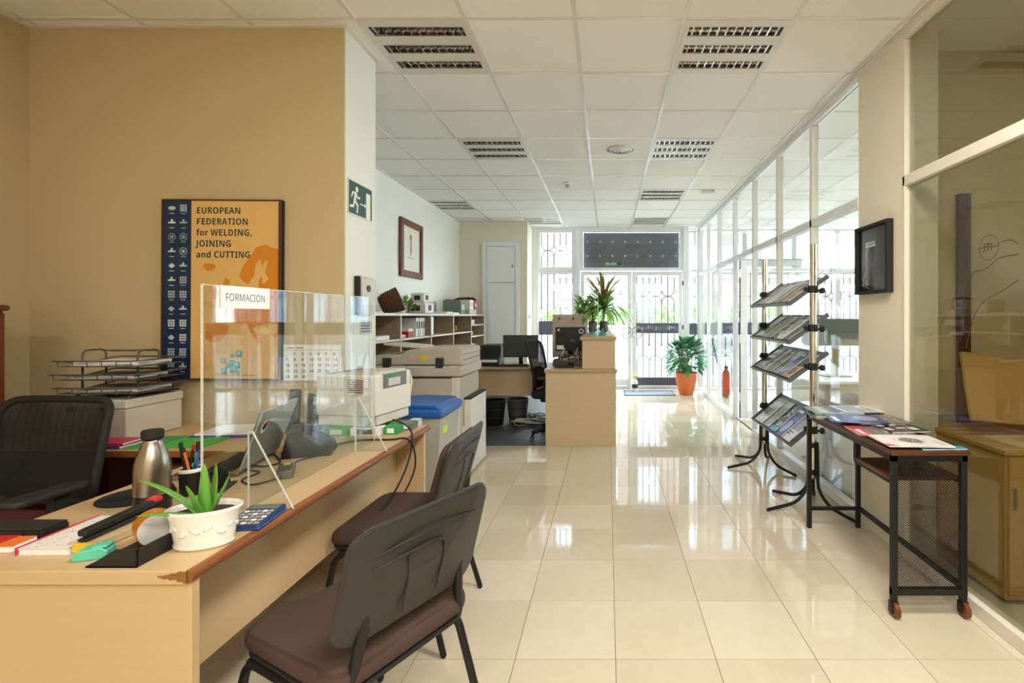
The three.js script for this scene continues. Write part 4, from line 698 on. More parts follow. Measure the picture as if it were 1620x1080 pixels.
  const cords = [
    ['black laptop charger cable curling over the desk behind the screen', [[-1.24, TOP + 0.015, -1.92], [-1.27, TOP + 0.006, -2.03], [-1.22, TOP + 0.005, -2.12], [-1.33, TOP + 0.02, -2.05], [-1.42, TOP + 0.005, -2.14]]],
    ['thin black cable between the laptop and the power brick', [[-1.19, TOP + 0.012, -1.80], [-1.25, TOP + 0.005, -1.74], [-1.33, TOP + 0.005, -1.79], [-1.33, TOP + 0.005, -1.88], [-1.40, TOP + 0.006, -1.90]]],
    ['black cable with a plug lying in front of the phone', [[-1.44, TOP + 0.008, -2.12], [-1.38, TOP + 0.006, -2.06], [-1.33, TOP + 0.006, -1.99], [-1.36, TOP + 0.006, -1.95], [-1.42, TOP + 0.006, -1.96]]],
    ['black printer cable hanging in a loop over the desk edge', [[-1.10, 0.82, -2.52], [-1.03, 0.80, -2.50], [-0.985, 0.77, -2.47], [-0.972, 0.70, -2.44], [-0.975, 0.60, -2.36], [-1.0, 0.50, -2.22], [-1.06, 0.44, -2.05], [-1.10, 0.40, -1.95]]],
    ['black power cable running along the desk and down to the floor', [[-1.30, TOP + 0.005, -2.25], [-1.18, TOP + 0.005, -2.36], [-1.04, TOP + 0.006, -2.37], [-0.985, TOP + 0.004, -2.40], [-0.968, 0.70, -2.45], [-0.962, 0.6, -2.46], [-0.985, 0.5, -2.40], [-1.03, 0.42, -2.34]]]];
  cords.forEach(([l, p], i) => tag(part('cable', cord(p, i > 2 ? 0.0045 : 0.003, 60), M.blackSoft), l, 'cable', 'cables on the front desk'));
}
{ // printer on cartons
  const pr = thing('laser_printer', 'off white laser printer with a grey control panel at the far end of the desk', 'printer', [-1.297, 0.79, -2.655], undefined, -0.2, false);
  part('body', [C(0.33, 0.21, 0.33, -0.01, 0.155, 0, 0.012), C(0.31, 0.05, 0.32, -0.01, 0.026, 0, 0.006)], M.printerWhite, pr);
  part('top_tray', prism([[-0.15, 0], [0.14, 0], [0.14, 0.012], [0.04, 0.01], [-0.12, -0.0]], 0.26).translate(0, 0.26, 0), M.copierLight, pr);
  part('front_door', C(0.012, 0.13, 0.30, 0.158, 0.12, 0, 0.004), M.printerWhite, pr);
  const cp = part('control_panel', C(0.012, 0.075, 0.19, 0.158, 0.222, -0.015, 0.003), M.greenGrey, pr); part('display', C(0.003, 0.04, 0.10, 0.165, 0.215, 0.0, 0.001), M.paperGrey, cp); part('status_mark', C(0.003, 0.02, 0.028, 0.165, 0.25, 0.02), M.green, cp);
  part('paper_tray', C(0.012, 0.045, 0.26, 0.153, 0.028, 0, 0.004), M.copierLight, pr);
  for (let k = 0; k < 7; k++) part('vent_slot', C(0.09, 0.004, 0.004, 0.06, 0.175 + k * 0.010, 0.1645), M.charcoal, pr);
  part('side_handle', pipe([[0.15, 0.24, -0.155], [0.165, 0.20, -0.16], [0.15, 0.10, -0.155]], 0.005, 0.03), M.printerWhite, pr);
  const boxes = [[-1.36, 2.50, 0.12, 'brightGreen', 'bright green toner carton under the front of the printer'], [-1.215, 2.50, 0.15, 'paper', 'white toner carton with barcode under the front of the printer'], [-1.10, 2.53, 0.07, 'green', 'dark green toner carton by the desk edge'], [-1.075, 2.62, 0.1, 'greenGrey', 'grey green carton beside the printer'], [-1.05, 2.68, 0.05, 'paperGrey', 'light carton at the far corner of the desk'], [-1.36, 2.66, 0.12, 'paper', 'white carton hidden under the back of the printer'], [-1.22, 2.66, 0.14, 'brightGreen', 'green carton under the rear right of the printer']];
  for (const [x, d, w, m, l] of boxes) { const c = thing('toner_carton', l, 'carton', [x, TOP, -d], 'toner cartons'); part('carton', C(w, 0.038, 0.075, x, TOP + 0.0195, -d, 0.002), M[m], c); part('label', C(w * 0.5, 0.024, 0.001, x, TOP + 0.02, -d + 0.038), m === 'paper' ? M.charcoal : M.paper, c); }
}
// ---------- side desk ----------
{
  const bx = thing('storage_box', 'cream lidded storage box under the paper trays', 'box', [-2.48, TOP, -2.50]);
  part('body', B(-2.66, -2.30, TOP + 0.001, TOP + 0.155, 2.35, 2.66, 0.006), M.copierLight, bx); part('lid', B(-2.665, -2.295, TOP + 0.155, TOP + 0.20, 2.345, 2.665, 0.008), M.copierLight, bx);
  for (const x of [-2.56, -2.40]) part('latch', C(0.03, 0.025, 0.008, x, TOP + 0.155, -2.343, 0.002), M.charcoal, bx);
  const y0 = TOP + 0.205;
  const rack = thing('letter_tray', 'three tier metal letter tray on the cream storage box', 'letter tray', [-2.42, y0, -2.48]);
  const hoop = (x) => pipe([[x + 0.03, y0 + 0.006, -2.36], [x, y0 + 0.010, -2.44], [x, y0 + 0.225, -2.44], [x, y0 + 0.225, -2.555], [x, y0 + 0.010, -2.555], [x + 0.03, y0 + 0.006, -2.64]], 0.005, 0.03);
  part('frame', [hoop(-2.33), hoop(-2.605), pipe([[-2.605, y0 + 0.218, -2.555], [-2.33, y0 + 0.218, -2.555]], 0.004), pipe([[-2.46, y0 + 0.225, -2.44], [-2.33, y0 + 0.225, -2.44]], 0.005)], M.greyDark, rack);
  [0.02, 0.085, 0.15].forEach((y, k) => {
    const dx = [0.0, -0.02, 0.0][k];
    const tr = part('tray', [B(-2.63 + dx, -2.27, y0 + y, y0 + y + 0.003, 2.36, 2.64), pipe([[-2.64 + dx, y0 + y + 0.03, -2.34], [-2.26, y0 + y + 0.03, -2.34], [-2.26, y0 + y + 0.03, -2.65], [-2.64 + dx, y0 + y + 0.03, -2.65], [-2.66 + dx, y0 + y + 0.006, -2.50], [-2.64 + dx, y0 + y + 0.03, -2.35]], 0.004, 0.03, 6), ...[0, 1, 2, 3, 4, 5].map((i) => rod([-2.62 + i * 0.07 + dx, y0 + y, -2.345], [-2.62 + i * 0.07 + dx, y0 + y + 0.03, -2.34], 0.002, 6))], M.greyDark, rack);
    const pp = thing('paper_stack', ['thin stack of grey paper in the lowest letter tray', 'stack of printed paper in the middle letter tray', 'white paper pile in the top letter tray'][k], 'paper', [-2.45, y0 + y, -2.5], 'papers in the letter trays');
    part('sheets', [C(0.30, 0.008, 0.21, 0, 0, 0).rotateY(0.05).translate(-2.46 + dx, y0 + y + 0.0075, -2.5), C(0.297, 0.008, 0.21, 0, 0, 0).rotateY(-0.06).translate(-2.455 + dx, y0 + y + 0.0155, -2.5)], k === 2 ? M.paper : M.paperGrey, pp); part('top_sheet', C(0.297, 0.001, 0.21).rotateY(0.12).translate(-2.45 + dx, y0 + y + 0.020, -2.5), k === 1 ? M.deepBlue : M.paper, pp);
  });
  const gf = thing('folder', 'flat green plastic folder on the side desk', 'folder', [-2.10, TOP, -2.34]); part('cover', C(0.34, 0.006, 0.22, 0, 0.0035, 0, 0.002).rotateY(0.1).translate(-2.02, TOP, -2.34), M.brightGreen, gf); part('flap', C(0.1, 0.003, 0.2, -0.1, 0.0085, 0, 0.001).rotateY(0.1).translate(-2.02, TOP, -2.34), M.green, gf);
  const pf = thing('folder', 'purple folder holding white sheets on the side desk', 'folder', [-1.86, TOP, -2.55]); const pa = (g) => g.rotateY(0.12).translate(-1.885, TOP, -2.55); part('cover', pa(C(0.36, 0.012, 0.26, 0, 0.0065, 0, 0.004)), M.purple, pf); part('sheets', pa(C(0.30, 0.008, 0.215, -0.01, 0.0168, 0.01)), M.paper, pf);
  for (const [y, m, l, tn] of [[0.001, 'purple', 'purple exercise book in front of the storage box', 0], [0.0135, 'pink', 'red exercise book on top of the purple one', 0.1]]) { const b = thing('booklet', l, 'booklet', [-2.30, TOP, -2.275]); const q = (g) => g.rotateY(tn).translate(-2.30, TOP + y, -2.275); part('cover', q(C(0.2, 0.012, 0.12, 0, 0.006, 0, 0.002)), M[m], b); part('pages', q(C(0.203, 0.006, 0.116, 0, 0.006, 0)), M.paper, b); }
}
// ---------- bin, copier, cubby shelf ----------
{
  const b = thing('recycling_bin', 'grey waste bin with a blue swing lid behind the front desk', 'bin', [-1.27, 0, -3.27]);
  const box4 = (w0, d0, w1, d1, y0, y1) => { const g = new THREE.CylinderGeometry(1, 1, 1, 4, 1).rotateY(Math.PI / 4), p = g.attributes.position, k = Math.SQRT1_2; for (let i = 0; i < p.count; i++) { const t = p.getY(i) > 0; p.setXYZ(i, Math.sign(p.getX(i)) * (Math.abs(p.getX(i)) > 0.01 ? (t ? w1 : w0) / 2 : 0), t ? y1 : y0, Math.sign(p.getZ(i)) * (Math.abs(p.getZ(i)) > 0.01 ? (t ? d1 : d0) / 2 : 0)); } const q = g.toNonIndexed(); q.computeVertexNormals(); return q.translate(-1.27, 0, -3.27); };
  part('body', box4(0.36, 0.32, 0.45, 0.40, 0.001, 0.72), M.binGrey, b);
  part('rim', [C(0.49, 0.06, 0.44, -1.27, 0.74, -3.27, 0.02)], M.blue, b); part('lid', prism([[-0.22, 0], [0.22, 0], [0.20, 0.022], [0, 0.030], [-0.20, 0.022]], 0.40, 0.006).translate(-1.27, 0.768, -3.27), M.blue, b);
  part('sticker', [C(0.0015, 0.05, 0.09, 0, 0, 0).rotateZ(-0.06).translate(-1.05, 0.62, -3.18)], mat('lime', '#c3d63a', 0.5), b); 
}
{
  const c = thing('photocopier', 'large beige office photocopier with document feeder', 'photocopier', [-1.55, 0, -4.35]);
  const G = M.copierGrey, L = M.copierLight, x0 = -1.92, x1 = -1.205, a = 4.02, b = 4.68;
  part('body', B(x0, x1 - 0.02, 0.03, 0.84, a, b, 0.012), G, c);
  part('corner_post', B(x1 - 0.075, x1 - 0.015, 0.03, 0.85, a - 0.008, a + 0.06, 0.01), L, c);
  part('scanner', B(x0 + 0.02, x1 + 0.02, 0.855, 0.945, a - 0.02, b - 0.04, 0.015), G, c);
  part('feeder_cover', prism([[-0.36, 0], [0.355, 0], [0.355, 0.13], [0.31, 0.14], [0.02, 0.135], [-0.08, 0.125], [-0.15, 0.085], [-0.36, 0.08]], 0.56, 0.008).translate(-1.545, 0.948, -4.31), G, c);
  part('feeder_tray', prism([[0, 0], [-0.30, 0.03], [-0.31, 0.045], [0, 0.015]], 0.34, 0.003).translate(-1.58, 1.075, -4.31), L, c);
  for (const x of [-1.80, -1.37]) part('hinge_block', B(x - 0.03, x + 0.03, 0.925, 1.01, a - 0.022, a + 0.02, 0.004), M.charcoal, c);
  part('gap', B(-1.66, -1.42, 0.945, 0.952, a - 0.003, a + 0.02), M.charcoal, c);
  part('label', B(-1.63, -1.54, 0.99, 1.025, a + 0.002, a + 0.0085), mat('palePink', '#dba79c', 0.6), c); part('label', B(-1.53, -1.47, 0.99, 1.025, a + 0.002, a + 0.0085), M.yellow, c);
  part('cassette_side', B(x1 - 0.02, x1 + 0.045, 0.02, 0.64, a + 0.17, b + 0.02, 0.01), M.printerWhite, c); part('cassette_top', B(x1 - 0.02, x1 + 0.043, 0.64, 0.655, a + 0.172, b + 0.018, 0.003), M.charcoal, c);
  for (const y of [0.22, 0.42]) part('drawer_front', B(x1 - 0.02, x1 - 0.004, y - 0.18, y, a + 0.07, a + 0.165, 0.003), L, c);
  part('connector', B(x1 - 0.12, x1 - 0.075, 0.09, 0.17, a - 0.006, a + 0.02), M.charcoal, c);
  part('trim_line', B(x1 + 0.0, x1 + 0.021, 0.987, 0.99, a + 0.03, b - 0.1), M.charcoal, c); part('trim_line', B(x1 - 0.0, x1 + 0.0165, 1.03, 1.033, a + 0.03, b - 0.1), M.charcoal, c);
  for (const x of [x0 + 0.08, x1 - 0.1]) for (const d of [a + 0.08, b - 0.08]) part('foot', cyl(0.03, 0.03, 0.03, x, 0, -d, 16), M.blackSoft, c);
}
{
  const s = thing('cubby_shelf', 'long open wooden pigeonhole shelf along the white wall', 'shelf', [-2.31, 0, -6.28]);
  const X0 = -2.525, X1 = -2.10, V5 = [4.16, 5.0, 5.86, 6.71, 7.58, 8.36];
  part('top_board', B(X0, X1 + 0.01, 1.355, 1.38, 4.15, 8.385, 0.002), M.cubbyWood, s); part('top_edge', B(X1 + 0.01, X1 + 0.013, 1.355, 1.38, 4.15, 8.385), M.cubbyEdge, s);
  part('back_panel', B(X0, X0 + 0.01, 0, 1.355, 4.16, 8.38), M.cubbyWood, s); part('plinth', B(X0, X1 - 0.02, 0, 0.08, 4.16, 8.38), M.cubbyWood, s);
  for (const d of V5) { part('upright', B(X0 + 0.01, X1, 0, 1.355, d - 0.011, d + 0.011), M.cubbyWood, s); part('upright_edge', B(X1, X1 + 0.003, 0, 1.355, d - 0.011, d + 0.011), M.cubbyEdge, s); }
  for (let i = 0; i < 5; i++) for (const y of i === 4 ? [0.4, 0.8, 1.02, 1.2] : [0.4, 0.76, 1.10]) { const bo = part('shelf_board', B(X0 + 0.01, X1 - 0.01, y, y + 0.02, V5[i] + 0.011, V5[i + 1] - 0.011), M.cubbyWood, s); part('board_edge', B(X1 - 0.01, X1 - 0.006, y, y + 0.02, V5[i] + 0.011, V5[i + 1] - 0.011), M.cubbyEdge, bo); }
  // in and on the shelf
  const stack = (x, d, y, n, l, w = 0.21, m = 'paper', m2 = 'paperGrey') => { const t = thing('paper_stack', l, 'paper', [x, y, -d]); part('sheets', C(w, 0.01 * n, 0.28, x, y + 0.005 * n + 0.001, -d, 0.002), M[m], t); part('top_sheet', C(w, 0.002, 0.28, 0, 0, 0).rotateY(0.1).translate(x, y + 0.01 * n + 0.0022, -d), M[m2], t); };
  stack(-2.25, 4.7, 1.12, 4, 'stack of white papers in the nearest pigeonhole'); stack(-2.25, 5.15, 1.12, 3, 'white papers beside the red box in the second pigeonhole', 0.16); stack(-2.3, 8.0, 1.22, 7, 'papers in the far pigeonhole, top level', 0.2); stack(-2.3, 7.9, 1.04, 6, 'papers in the far pigeonhole, middle level', 0.2); stack(-2.3, 8.0, 0.82, 8, 'papers in the far pigeonhole, lower level', 0.2);
  stack(-2.3, 7.0, 1.38, 2, 'spread of lilac papers on top of the shelf', 0.3, 'paper', 'paperGrey'); stack(-2.3, 6.75, 1.38, 3, 'second pile of papers on the shelf top next to the white label printers', 0.28); stack(-2.3, 4.55, 1.38, 2, 'papers on the near end of the shelf top', 0.3, 'paperGrey', 'purple');
  const rb = thing('small_box', 'small red and white box in the second pigeonhole', 'box', [-2.2, 1.12, -5.33]); part('body', C(0.12, 0.09, 0.13, -2.2, 1.166, -5.35, 0.003), M.red, rb); part('lid', C(0.123, 0.03, 0.133, -2.2, 1.2, -5.35, 0.003), M.paper, rb);
  for (let k = 0; k < 4; k++) { const f = thing('box_file', ['first', 'second', 'third', 'fourth'][k] + ' white upright box file from the left in the second pigeonhole', 'box file', [-2.27, 1.12, -5.55 - k * 0.07], 'box files in the pigeonhole'); part('case', C(0.26, 0.21, 0.06, -2.27, 1.226, -5.53 - k * 0.068, 0.003), k % 2 ? M.paperGrey : M.paper, f); part('spine_label', C(0.001, 0.08, 0.035, -2.1395, 1.25, -5.53 - k * 0.068), M.charcoal, f); }
  const yb = thing('yellow_cup', 'bright yellow plastic cup in the fourth pigeonhole', 'cup', [-2.2, 1.12, -6.85]); part('cup', lathe([[0, 0.001], [0.05, 0.001], [0.06, 0.13], [0.055, 0.13], [0.046, 0.006], [0, 0.006]]).translate(-2.2, 1.12, -6.85), M.yellow, yb); part('handle', new THREE.TorusGeometry(0.03, 0.008, 8, 16).translate(-2.135, 1.185, -6.85), M.yellow, yb);
  const wh = thing('white_sheet', 'white panel standing upright in the third pigeonhole', 'panel', [-2.2, 1.12, -6.1]); part('sheet', B(-2.24, -2.22, 1.121, 1.34, 5.92, 6.28, 0.003), M.paper, wh); part('edge', B(-2.242, -2.218, 1.121, 1.126, 5.915, 6.285), M.aluWhite, wh);
  const tb = thing('brown_bag', 'crumpled brown paper bag in the nearest pigeonhole', 'bag', [-2.28, 1.12, -4.45]); { const g = new THREE.SphereGeometry(0.1, 18, 12), p = g.attributes.position; for (let i = 0; i < p.count; i++) { const k = 1 + 0.18 * (vn(p.getX(i) + 1, p.getY(i) + 1, 9, 9) - 0.5); p.setXYZ(i, p.getX(i) * k * 1.1, p.getY(i) * k * 1.05, p.getZ(i) * k * 1.2); } g.computeVertexNormals(); part('sack', g.translate(-2.28, 1.228, -4.55), M.cardboard, tb); part('opening', new THREE.TorusGeometry(0.055, 0.012, 8, 20).rotateX(1.2).translate(-2.28, 1.30, -4.50), M.cardboard, tb); }
  // wicker basket lying on its side, with greenery
  const wk = thing('wicker_basket', 'dark wicker basket lying on its side on the shelf top', 'basket', [-2.3, 1.38, -5.25]); const wa = (g) => g.rotateZ(-1.2).rotateY(0.5).translate(-2.32, 1.50, -5.25);
  part('basket', wa(lathe([[0, 0], [0.08, 0], [0.11, 0.06], [0.125, 0.16], [0.13, 0.2], [0.118, 0.2], [0.11, 0.14], [0.08, 0.02], [0, 0.02]], 30).translate(0, -0.1, 0)), M.wicker, wk);
  for (let k = 0; k < 8; k++) part('woven_ring', wa(new THREE.TorusGeometry(0.09 + 0.036 * Math.sqrt(k / 7), 0.008, 6, 28).rotateX(Math.PI / 2).translate(0, -0.085 + k * 0.026, 0)), M.wicker, wk);
  const gr = thing('trailing_plant', 'small leafy green sprig beside the wicker basket', 'plant', [-2.25, 1.38, -5.58]); for (let k = 0; k < 46; k++) { const a = R(0, 6.3), r = R(0.02, 0.13); part('leaf', leaf(0.07, 0.04, 0.8, 0.2, 4).rotateX(R(-0.4, 1.2)).rotateY(a).translate(-2.27 + Math.cos(a) * r, 1.40 + R(0, 0.15), -5.58 + Math.sin(a) * r), M['leafStrap' + k % 3], gr); }
  part('stem', [0, 1, 2, 3].map((k) => cord([[-2.27, 1.385, -5.58], [-2.27 + R(-0.06, 0.06), 1.46, -5.58 + R(-0.06, 0.06)], [-2.27 + R(-0.1, 0.1), 1.53, -5.58 + R(-0.1, 0.1)]], 0.003, 10)), M.stem, gr);
  const lb = (x, y, d, w, h, l) => { const t = thing('label_printer', l, 'small machine', [x, y, -d], 'white machines on the shelf'); part('body', C(w, h, w * 1.2, x, y + h / 2 + 0.001, -d, 0.015), M.printerWhite, t); part('window', C(0.008, h * 0.5, h * 0.7, x + w / 2 + 0.001, y + h * 0.55, -d, 0.002), M.charcoal, t); part('window', C(w * 0.45, h * 0.5, 0.008, x, y + h * 0.5, -d + w * 0.6 + 0.001, 0.002), M.charcoal, t); part('lid_strip', C(w * 0.7, 0.006, w * 0.8, x, y + h + 0.003, -d, 0.002), M.greyBoard, t); };
  lb(-2.28, 1.38, 5.98, 0.24, 0.13, 'larger white machine with a dark window on the shelf top'); lb(-2.28, 1.516, 5.99, 0.16, 0.11, 'small white machine stacked on the larger white machine');
  const tl = thing('white_board', 'thin white panel leaning on the wall at the near end of the shelf', 'panel', [-2.4, 1.38, -4.6]); part('board', bar([-2.30, 1.383, -4.6], [-2.50, 1.70, -4.6], 0.008, 0.36), M.paper, tl); part('edge', bar([-2.296, 1.383, -4.42], [-2.496, 1.70, -4.42], 0.010, 0.006), M.charcoal, tl);
  for (const [d, m, l, w, y, h] of [[7.25, 'greenGrey', 'grey archive box on the far shelf top', 0.22, 1.38, 0.2], [7.72, 'paper', 'white archive box with a grey label on the far shelf top', 0.2, 1.455, 0.15], [7.95, 'pink', 'pink archive box behind the white one on the shelf top', 0.16, 1.455, 0.15], [7.8, 'paperGrey', 'flat pale box under the white and pink boxes', 0.4, 1.38, 0.072]]) { const t = thing('archive_box', l, 'archive box', [-2.28, y, -d]); part('case', C(0.26, h, w, -2.26, y + h / 2 + 0.001, -d, 0.004), M[m], t); part('label', C(0.001, h * 0.4, w * 0.6, -2.1295, y + h * 0.5, -d), M.paperGrey, t); }
  const fd = thing('black_folder', 'black folder laid open on top of the archive boxes', 'folder', [-2.26, 1.61, -7.8]); part('cover', prism([[-0.22, 0], [0, 0.035], [0.22, 0], [0.22, 0.006], [0, 0.042], [-0.22, 0.006]], 0.24).rotateY(Math.PI / 2).translate(-2.26, 1.607, -7.84), M.blackSoft, fd); part('strap', C(0.02, 0.004, 0.3, -2.2, 1.648, -7.84), M.charcoal, fd);
  const rf = thing('red_folder', 'flat red folder on the grey archive box', 'folder', [-2.26, 1.582, -7.25]); part('cover', C(0.22, 0.012, 0.2, -2.26, 1.588, -7.27, 0.003), M.red, rf); part('sheets', C(0.215, 0.006, 0.195, -2.262, 1.588, -7.272), M.paper, rf);
}
// ---------- reception ----------
{
  const c = thing('reception_counter', 'two level wooden reception counter with an open kneehole behind', 'counter', [-0.28, 0, -6.0]);
  const W = M.counterWood;
  part('end_panel', B(-0.642, 0.09, 0, 0.762, 5.10, 5.128, 0.002), W, c); part('end_panel', B(-0.30, 0.09, 0, 0.762, 6.95, 6.975, 0.002), W, c);
  part('front_panel', B(0.062, 0.09, 0, 0.762, 5.13, 6.95, 0.002), W, c);
  part('worktop', B(-0.655, 0.102, 0.763, 0.80, 5.085, 6.98, 0.003), M.counterTop, c);
  part('riser', [B(-0.262, 0.08, 0.801, 1.10, 5.115, 5.14, 0.002), B(-0.262, -0.24, 0.801, 1.10, 5.14, 6.95), B(0.055, 0.08, 0.801, 1.10, 5.14, 6.95, 0.002)], W, c);
  part('ledge', B(-0.285, 0.092, 1.10, 1.134, 5.095, 6.98, 0.003), M.counterTop, c);
  const d = thing('reception_desk', 'wooden back desk with a full width front panel beside the counter', 'desk', [-1.3, 0, -6.0]);
  part('desk_top', B(-2.05, -0.68, 0.722, 0.75, 5.78, 6.45, 0.003), M.counterTop, d); part('modesty_panel', B(-2.0, -0.70, 0.40, 0.722, 5.88, 5.90), W, d); part('side_panel', B(-2.03, -2.0, 0.004, 0.722, 5.80, 6.43), W, d); part('side_panel', B(-0.72, -0.69, 0.004, 0.722, 6.0, 6.43), W, d);
  part('knob', new THREE.SphereGeometry(0.02, 14, 10).translate(-1.78, 0.58, -5.875), M.darkWood, d); part('socket_box', C(0.05, 0.07, 0.03, -0.88, 0.44, -5.87, 0.004), M.aluCream, d);
  const m = thing('monitor', 'black computer monitor on the back desk with its dark screen towards us', 'monitor', [-1.07, 0.75, -6.07]);
  part('screen_case', B(-1.285, -0.855, 0.845, 1.117, 6.05, 6.075, 0.004), M.black, m); part('screen', B(-1.277, -0.863, 0.86, 1.109, 6.047, 6.051), mat('screenDark', '#3a3d40', 0.35), m); part('stand', [C(0.05, 0.12, 0.02, -1.07, 0.82, -6.085), C(0.24, 0.012, 0.16, -1.07, 0.7565, -6.07, 0.004)], M.blackGloss, m);
  const k = thing('keyboard', 'black keyboard lying in front of the dark monitor on the back desk', 'keyboard', [-1.05, 0.75, -5.88]); part('case', C(0.36, 0.016, 0.12, -1.12, 0.759, -5.88, 0.004), M.black, k); for (let r = 0; r < 4; r++) part('key_row', C(0.34, 0.006, 0.02, -1.12, 0.769, -5.84 - r * 0.026, 0.002), M.charcoal, k);
  const p = thing('black_printer', 'small black printer at the left end of the back desk', 'printer', [-1.4, 0.75, -5.95]); part('body', B(-1.52, -1.30, 0.752, 0.99, 5.88, 6.2, 0.01), M.black, p); part('output_slot', B(-1.50, -1.32, 0.80, 0.83, 5.872, 5.882), M.paper, p); part('lid', B(-1.515, -1.305, 0.99, 1.005, 5.89, 6.19, 0.004), M.charcoal, p);
  const q = thing('monitor', 'black computer monitor seen from behind with white stickers on the counter', 'monitor', [-0.46, 0.8, -6.1]);
  part('back_case', B(-0.645, -0.272, 0.92, 1.215, 6.08, 6.12, 0.008), M.black, q); part('stand', [C(0.06, 0.16, 0.03, -0.46, 0.88, -6.10), C(0.2, 0.012, 0.16, -0.46, 0.807, -6.1, 0.003)], M.blackGloss, q);
  part('sticker', new THREE.CylinderGeometry(0.03, 0.03, 0.001, 24).rotateX(Math.PI / 2).translate(-0.325, 1.165, -6.079), M.paper, q); part('sticker', new THREE.CylinderGeometry(0.02, 0.02, 0.001, 24).rotateX(Math.PI / 2).translate(-0.325, 1.165, -6.078), M.charcoal, q); part('sticker', C(0.03, 0.03, 0.001, -0.605, 1.18, -6.0795), M.paperGrey, q); part('sticker', C(0.085, 0.05, 0.001, -0.585, 0.965, -6.0795), M.paper, q); part('sticker', C(0.07, 0.028, 0.001, -0.43, 1.05, -6.0795), M.greyDark, q);
  const wb = thing('board', 'pale grey board with wooden zigzag pieces behind the counter monitor', 'board', [-0.5, 0.8, -6.6]); part('board', B(-0.735, -0.262, 0.801, 1.375, 6.58, 6.60, 0.002), M.greyBoard, wb);
  part('wood_piece', [[-0.70, 1.22, -0.64, 1.32], [-0.64, 1.32, -0.60, 1.31], [-0.61, 1.24, -0.47, 1.31], [-0.46, 1.32, -0.40, 1.22]].map(([a, b, c2, e]) => bar([a, b, -6.572], [c2, e, -6.572], 0.014, 0.012)), M.paleWood, wb); for (const x of [-0.645, -0.455]) part('knob', new THREE.CylinderGeometry(0.016, 0.016, 0.02, 14).rotateX(Math.PI / 2).translate(x, 1.32, -6.57), M.darkWood, wb);
  const tr = thing('wooden_tray', 'dark wooden tray heaped with cables on the counter worktop', 'tray', [-0.43, 0.8, -5.5]); for (const g of [B(-0.59, -0.29, 0.801, 0.808, 5.40, 5.62), B(-0.59, -0.29, 0.808, 0.865, 5.39, 5.40), B(-0.59, -0.29, 0.808, 0.865, 5.62, 5.63), B(-0.60, -0.59, 0.801, 0.865, 5.39, 5.63), B(-0.29, -0.28, 0.801, 0.865, 5.39, 5.63)]) part('side_board', g, M.darkWood, tr);
  const cb = thing('cable_heap', 'tangle of grey, white and black cables in the wooden tray', 'cables', [-0.43, 0.86, -5.5]); for (let i = 0; i < 10; i++) { const P = []; for (let j = 0; j < 6; j++) P.push([R(-0.56, -0.32), R(0.83, 0.93), -R(5.43, 5.59)]); part('cable', cord(P, R(0.004, 0.008), 30), M[['paper', 'charcoal', 'greyDark', 'steel', 'paperGrey'][i % 5]], cb); }
  for (const [x, a] of [[-0.50, 0.4], [-0.35, 0.3]]) part('connector', C(0.02, 0.11, 0.015, 0, 0, 0, 0.004).rotateZ(-a).translate(x, 0.945, -5.5), M.binGrey, cb);
  const bt = thing('desk_phone', 'black telephone on the counter worktop in front of the wooden tray', 'telephone', [-0.55, 0.8, -5.27]); part('body', C(0.2, 0.03, 0.12, -0.46, 0.817, -5.30, 0.01), M.black, bt); part('handset', C(0.05, 0.03, 0.11, -0.40, 0.847, -5.30, 0.012), M.blackGloss, bt);
  const as = thing('counter_screen', 'clear acrylic screen standing along the reception counter ledge', 'screen', [-0.107, 1.134, -6.1]); part('panel', B(-0.110, -0.104, 1.135, 1.79, 5.6, 6.2), M.acrylic, as); part('edge', [B(-0.1103, -0.1037, 1.135, 1.79, 5.597, 5.6), B(-0.1103, -0.1037, 1.79, 1.793, 5.6, 6.2)], M.acrylicEdge, as); for (const z of [5.7, 6.1]) part('foot', B(-0.16, -0.05, 1.1345, 1.15, z, z + 0.006), M.acrylic, as);
  const sb = thing('sanitizer_bottle', 'clear pump bottle with green gel on the counter ledge', 'bottle', [-0.15, 1.134, -5.45]); const sa = (g) => g.translate(-0.155, 1.134, -5.42); part('bottle', sa(lathe([[0, 0.001], [0.032, 0.001], [0.034, 0.006], [0.034, 0.10], [0.026, 0.12], [0.013, 0.13], [0.013, 0.138]], 28)), M.acrylic, sb); part('gel', sa(lathe([[0, 0.002], [0.031, 0.002], [0.033, 0.006], [0.033, 0.05], [0, 0.05]], 28)), M.clearLiquid, sb); part('pump', sa(join([cyl(0.014, 0.014, 0.018, 0, 0.138, 0), cyl(0.004, 0.004, 0.025, 0, 0.155, 0), C(0.045, 0.010, 0.014, 0.012, 0.183, 0, 0.003)])), M.blackSoft, sb);
  const ts = thing('leaflet_stand', 'teal and white folded stand on the counter ledge', 'stand', [-0.04, 1.134, -5.5]); part('panel', prism([[-0.06, 0], [0.035, 0], [-0.012, 0.085]], 0.08).translate(-0.045, 1.1345, -5.45), M.teal, ts); part('panel', prism([[-0.035, 0], [0.06, 0], [0.02, 0.08]], 0.08).translate(-0.0, 1.1345, -5.56), M.paper, ts); part('sheet', C(0.09, 0.002, 0.06, -0.01, 1.1355, -5.38), M.paper, ts);
  const pl = (name, l, x, d, h, mk) => { const t = thing(name, l, 'potted plant', [x, 1.134, -d]); part('vase', lathe([[0, 0.001], [0.05, 0.001], [0.062, 0.03], [0.06, 0.12], [0.05, 0.15], [0.046, 0.15], [0.055, 0.12], [0.055, 0.03], [0, 0.01]], 28).translate(x, 1.134, -d), M.greyDark, t); part('soil', cyl(0.052, 0.052, 0.006, x, 1.134 + 0.115, -d), M.soil, t); mk(t); };
